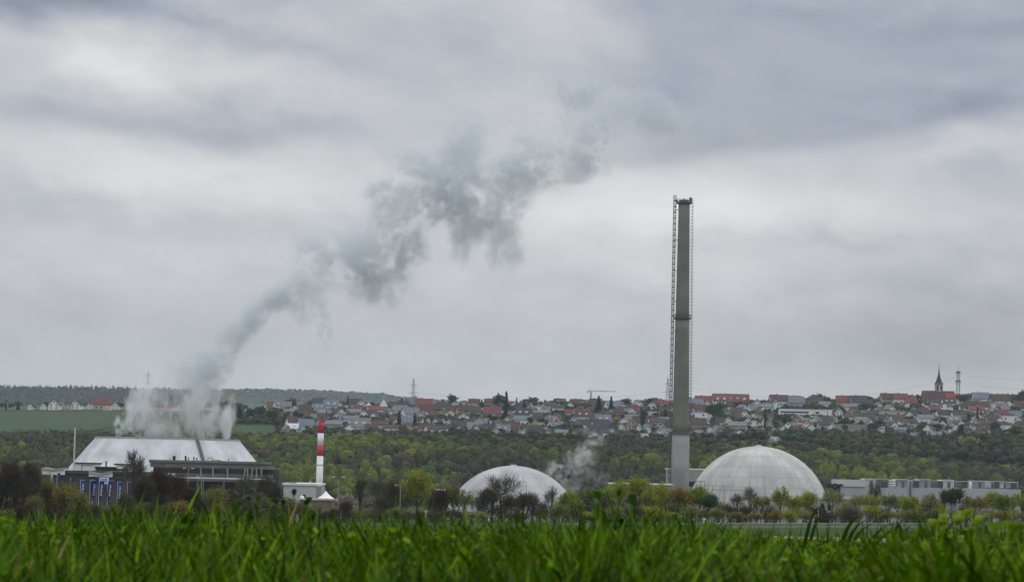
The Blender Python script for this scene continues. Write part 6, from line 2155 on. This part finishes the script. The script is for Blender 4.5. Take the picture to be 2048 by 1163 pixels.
# ------------------------------------------------------------------ steam
def steam_mat(name, dens, col, scale, thr, gain, zs=1.0):
    m = bpy.data.materials.new(name)
    m.use_nodes = True
    nd, ln = m.node_tree.nodes, m.node_tree.links
    nd.clear()
    k = lambda op, a, b=None, c=None, clamp=False: M_(nd, ln, op, a, b, c, clamp)
    tc = N(nd, 'ShaderNodeTexCoord')
    vl = N(nd, 'ShaderNodeVectorMath', operation='LENGTH')
    ln.new(tc.outputs['Object'], vl.inputs[0])
    fall = k('SUBTRACT', 1.0, vl.outputs['Value'], clamp=True)
    geo = N(nd, 'ShaderNodeNewGeometry')
    no = N(nd, 'ShaderNodeTexNoise')
    no.inputs['Scale'].default_value = scale
    no.inputs['Detail'].default_value = 7
    no.inputs['Roughness'].default_value = 0.66
    no.inputs['Distortion'].default_value = 0.9
    mp = N(nd, 'ShaderNodeMapping')
    mp.inputs['Scale'].default_value = (1, 1, zs)
    ln.new(geo.outputs['Position'], mp.inputs[0])
    ln.new(mp.outputs[0], no.inputs['Vector'])
    n2 = N(nd, 'ShaderNodeTexNoise')
    n2.inputs['Scale'].default_value = scale * 3.6
    n2.inputs['Detail'].default_value = 4
    n2.inputs['Roughness'].default_value = 0.6
    n2.inputs['Distortion'].default_value = 0.6
    ln.new(mp.outputs[0], n2.inputs['Vector'])
    oi = N(nd, 'ShaderNodeObjectInfo')
    sp = N(nd, 'ShaderNodeSeparateColor')
    ln.new(oi.outputs['Color'], sp.inputs[0])
    sm = N(nd, 'ShaderNodeMapRange', interpolation_type='SMOOTHSTEP')
    sm.inputs[2].default_value = 0.6
    ln.new(fall, sm.inputs[0])
    f2 = k('MULTIPLY', sm.outputs[0], 0.45)
    v = k('SUBTRACT', k('ADD', f2, k('ADD', k('MULTIPLY', k('SUBTRACT', no.outputs[0], 0.5), gain), k('MULTIPLY', k('SUBTRACT', n2.outputs[0], 0.5), gain * 0.55))), thr)
    v = k('MULTIPLY', k('MULTIPLY', v, 1.1, clamp=True), sm.outputs[0])
    d = k('MULTIPLY', k('MULTIPLY', v, sp.outputs[0]), dens)
    p = N(nd, 'ShaderNodeVolumePrincipled')
    p.inputs['Color'].default_value = (*col, 1)
    p.inputs['Anisotropy'].default_value = 0.0
    ln.new(d, p.inputs['Density'])
    out = N(nd, 'ShaderNodeOutputMaterial')
    ln.new(p.outputs[0], out.inputs['Volume'])
    return m


def ico(name, mtl):
    import bmesh
    bm = bmesh.new()
    bmesh.ops.create_icosphere(bm, subdivisions=3, radius=1.0)
    me = bpy.data.meshes.new(name)
    bm.to_mesh(me)
    bm.free()
    me.materials.append(mtl)
    return me


def steam(name, label, puffs, Y, mtl, depth, origin, base=None):
    r = thing(name, label, 'steam', origin)
    r['kind'] = 'stuff'
    me = ico('puff', mtl)
    base_me = ico('puff', base) if base else None
    for i, (px, py, rx, ry, den) in enumerate(puffs):
        yo = ((i * 53) % 17 / 17 - 0.5) * depth
        p = at(px, py, Y + yo)
        q = pxm(Y + yo) * 1.22
        o = link('puff', me, r)
        if base_me and py > 752:
            o.data = base_me
            o.location = (0, 0, 0)
        o.location = p - Vector(origin)
        o.scale = (rx * q, (rx + ry) / 5 * q, ry * q)
        o.rotation_euler = (0, 0, 0)
        o.color = (den, den, den, 1)
    return r


PL = [  # rising from the tower mouth
    (250, 846, 16, 34, 1.6), (236, 852, 8, 22, 1.2), (262, 815, 14, 40, 0.8), (275, 838, 20, 44, 1.6), (300, 842, 30, 40, 1.6), (335, 848, 36, 34, 1.8), (370, 840, 40, 44, 1.8), (400, 830, 36, 56, 1.7), (425, 838, 28, 48, 1.6), (452, 848, 10, 36, 1.6), (458, 828, 14, 22, 1.0),
    (290, 800, 20, 40, 0.8), (312, 775, 22, 40, 0.6), (462, 812, 10, 30, 0.7), (325, 805, 30, 34, 0.8), (372, 800, 36, 40, 1.1), (410, 790, 34, 44, 1.1), (350, 750, 44, 46, 0.6), (395, 750, 44, 54, 1.0), (425, 740, 36, 48, 1.2), (370, 700, 50, 40, 0.4), (440, 720, 32, 40, 1.0), (418, 765, 34, 36, 0.8), (455, 690, 26, 34, 1.0), (478, 662, 26, 28, 1.0), (500, 636, 28, 26, 1.2), (526, 615, 28, 24, 1.2), (552, 598, 30, 24, 1.2), (585, 570, 36, 28, 0.9),
    (445, 705, 30, 38, 1.1), (466, 676, 28, 32, 1.2), (488, 650, 30, 28, 1.3), (512, 626, 30, 26, 1.4), (540, 608, 32, 24, 1.5), (566, 592, 32, 24, 1.3), (596, 585, 40, 34, 0.8), (620, 610, 30, 40, 0.6), (650, 650, 16, 44, 0.4),
    (625, 560, 40, 36, 0.8), (640, 505, 44, 26, 1.2), (610, 480, 44, 20, 0.6), (670, 525, 40, 36, 1.0), (690, 490, 50, 38, 1.2), (720, 520, 46, 44, 1.3), (745, 560, 46, 42, 1.2), (780, 575, 40, 34, 1.2), (765, 480, 48, 46, 1.5), (800, 500, 48, 48, 1.6), (812, 540, 34, 34, 1.2), (825, 470, 36, 36, 1.2), (700, 575, 34, 28, 0.6),
    (780, 425, 40, 36, 1.4), (770, 385, 36, 28, 1.4), (810, 390, 52, 36, 1.5), (850, 410, 56, 44, 1.6), (890, 400, 56, 52, 1.6), (880, 350, 64, 48, 1.4), (830, 330, 54, 34, 0.9), (790, 305, 44, 24, 0.5), (930, 360, 44, 60, 1.4), (930, 290, 40, 56, 1.2), (915, 235, 40, 44, 0.5), (900, 315, 50, 40, 1.1), (945, 400, 40, 50, 1.3),
    (930, 460, 34, 44, 1.0), (920, 500, 20, 34, 0.6), (960, 440, 36, 40, 1.0), (1000, 440, 40, 56, 1.3), (1012, 490, 30, 46, 1.0), (995, 515, 20, 26, 0.7), (1035, 515, 14, 26, 0.6), (1010, 380, 44, 52, 1.2), (1040, 330, 56, 46, 1.5), (1080, 330, 56, 40, 1.5), (1120, 335, 50, 38, 1.4), (1060, 290, 52, 34, 1.1), (1040, 400, 28, 34, 0.9), (1150, 345, 50, 26, 0.9),
    (1165, 300, 44, 40, 1.1), (1195, 320, 40, 34, 1.0), (1200, 270, 42, 46, 1.0), (1150, 250, 50, 46, 0.6), (1150, 180, 56, 44, 1.1), (1185, 165, 36, 40, 1.2), (1110, 145, 44, 30, 0.7), (1215, 215, 36, 40, 0.6), (1265, 215, 40, 44, 1.2), (1300, 220, 46, 42, 1.2), (1330, 240, 48, 34, 1.1), (1365, 243, 34, 22, 0.8), (1290, 185, 36, 24, 0.8), (1280, 260, 50, 28, 0.8), (1330, 340, 60, 26, 0.0)]
PL = [p for p in PL if p[4] > 0]
SM = steam_mat('steam_volume', 0.145, (0.815, 0.855, 0.89), 0.055, 0.07, 3.3)
SMB = steam_mat('steam_volume_base', 0.13, (0.98, 0.983, 0.986), 0.07, 0.15, 3.6, 0.55)
steam('steam_plume', 'long grey steam plume drifting up right from the cooling tower', [(p[0], p[1], p[2] * (1.45 if 590 < p[0] < 1100 else 1.3), p[3] * (1.45 if 590 < p[0] < 1100 else 1.3), p[4] * 30 / p[2] * (1.15 if p[0] > 1255 else 1.7 if p[0] > 1130 else 1.1 if p[0] > 900 else 1.4 if p[1] > 570 and p[0] < 600 else 1.5 if p[0] < 770 else 1.15)) for p in PL], YT, SM, 40, (tower.location.x, YT, zt2), SMB)
PL2 = [(1090, 948, 26, 18, 1.0), (1112, 938, 26, 22, 1.4), (1128, 952, 26, 22, 1.2), (1140, 918, 24, 24, 1.4), (1152, 930, 22, 30, 1.0), (1165, 905, 24, 24, 1.2), (1180, 893, 24, 22, 1.2), (1196, 882, 22, 18, 0.9), (1210, 870, 20, 16, 0.5), (1175, 860, 22, 20, 0.4), (1178, 930, 24, 30, 0.5), (1160, 965, 24, 28, 0.5), (1200, 960, 24, 26, 0.35), (1130, 975, 30, 24, 0.5)]
SM2 = steam_mat('steam_volume_low', 0.22, (0.98, 0.983, 0.986), 0.09, 0.22, 3.6)
steam('steam_puff', 'small white steam cloud rising behind the left dome', PL2, 1260, SM2, 24, (at(1130, 985, 1260).x, 1260, 0))
PL3 = [(1546, 880, 14, 16, 0.6), (1542, 862, 9, 16, 0.7), (1538, 844, 9, 16, 0.6), (1543, 828, 10, 14, 0.4)]
steam('steam_wisp', 'thin white steam wisp above the top of large dome', PL3, 1400, SM2, 6, (at(1546, 890, 1400).x, 1400, 30))

# ------------------------------------------------------------------ haze
b = MB(); b.box(-5600, 5600, -60, 9600, -6, 330)
hm = bpy.data.materials.new('haze')
hm.use_nodes = True
nd, ln = hm.node_tree.nodes, hm.node_tree.links
nd.clear()
hv = N(nd, 'ShaderNodeVolumePrincipled')
hv.inputs['Color'].default_value = (0.76, 0.89, 1.0, 1)
hv.inputs['Density'].default_value = 4.2e-5
hv.inputs['Anisotropy'].default_value = 0.0
ho = N(nd, 'ShaderNodeOutputMaterial')
ln.new(hv.outputs[0], ho.inputs['Volume'])
HZ = b.build('haze', hm)
HZ['kind'] = 'stuff'
HZ['label'] = 'thin pale haze in the air between camera and far hills'
HZ['category'] = 'haze'
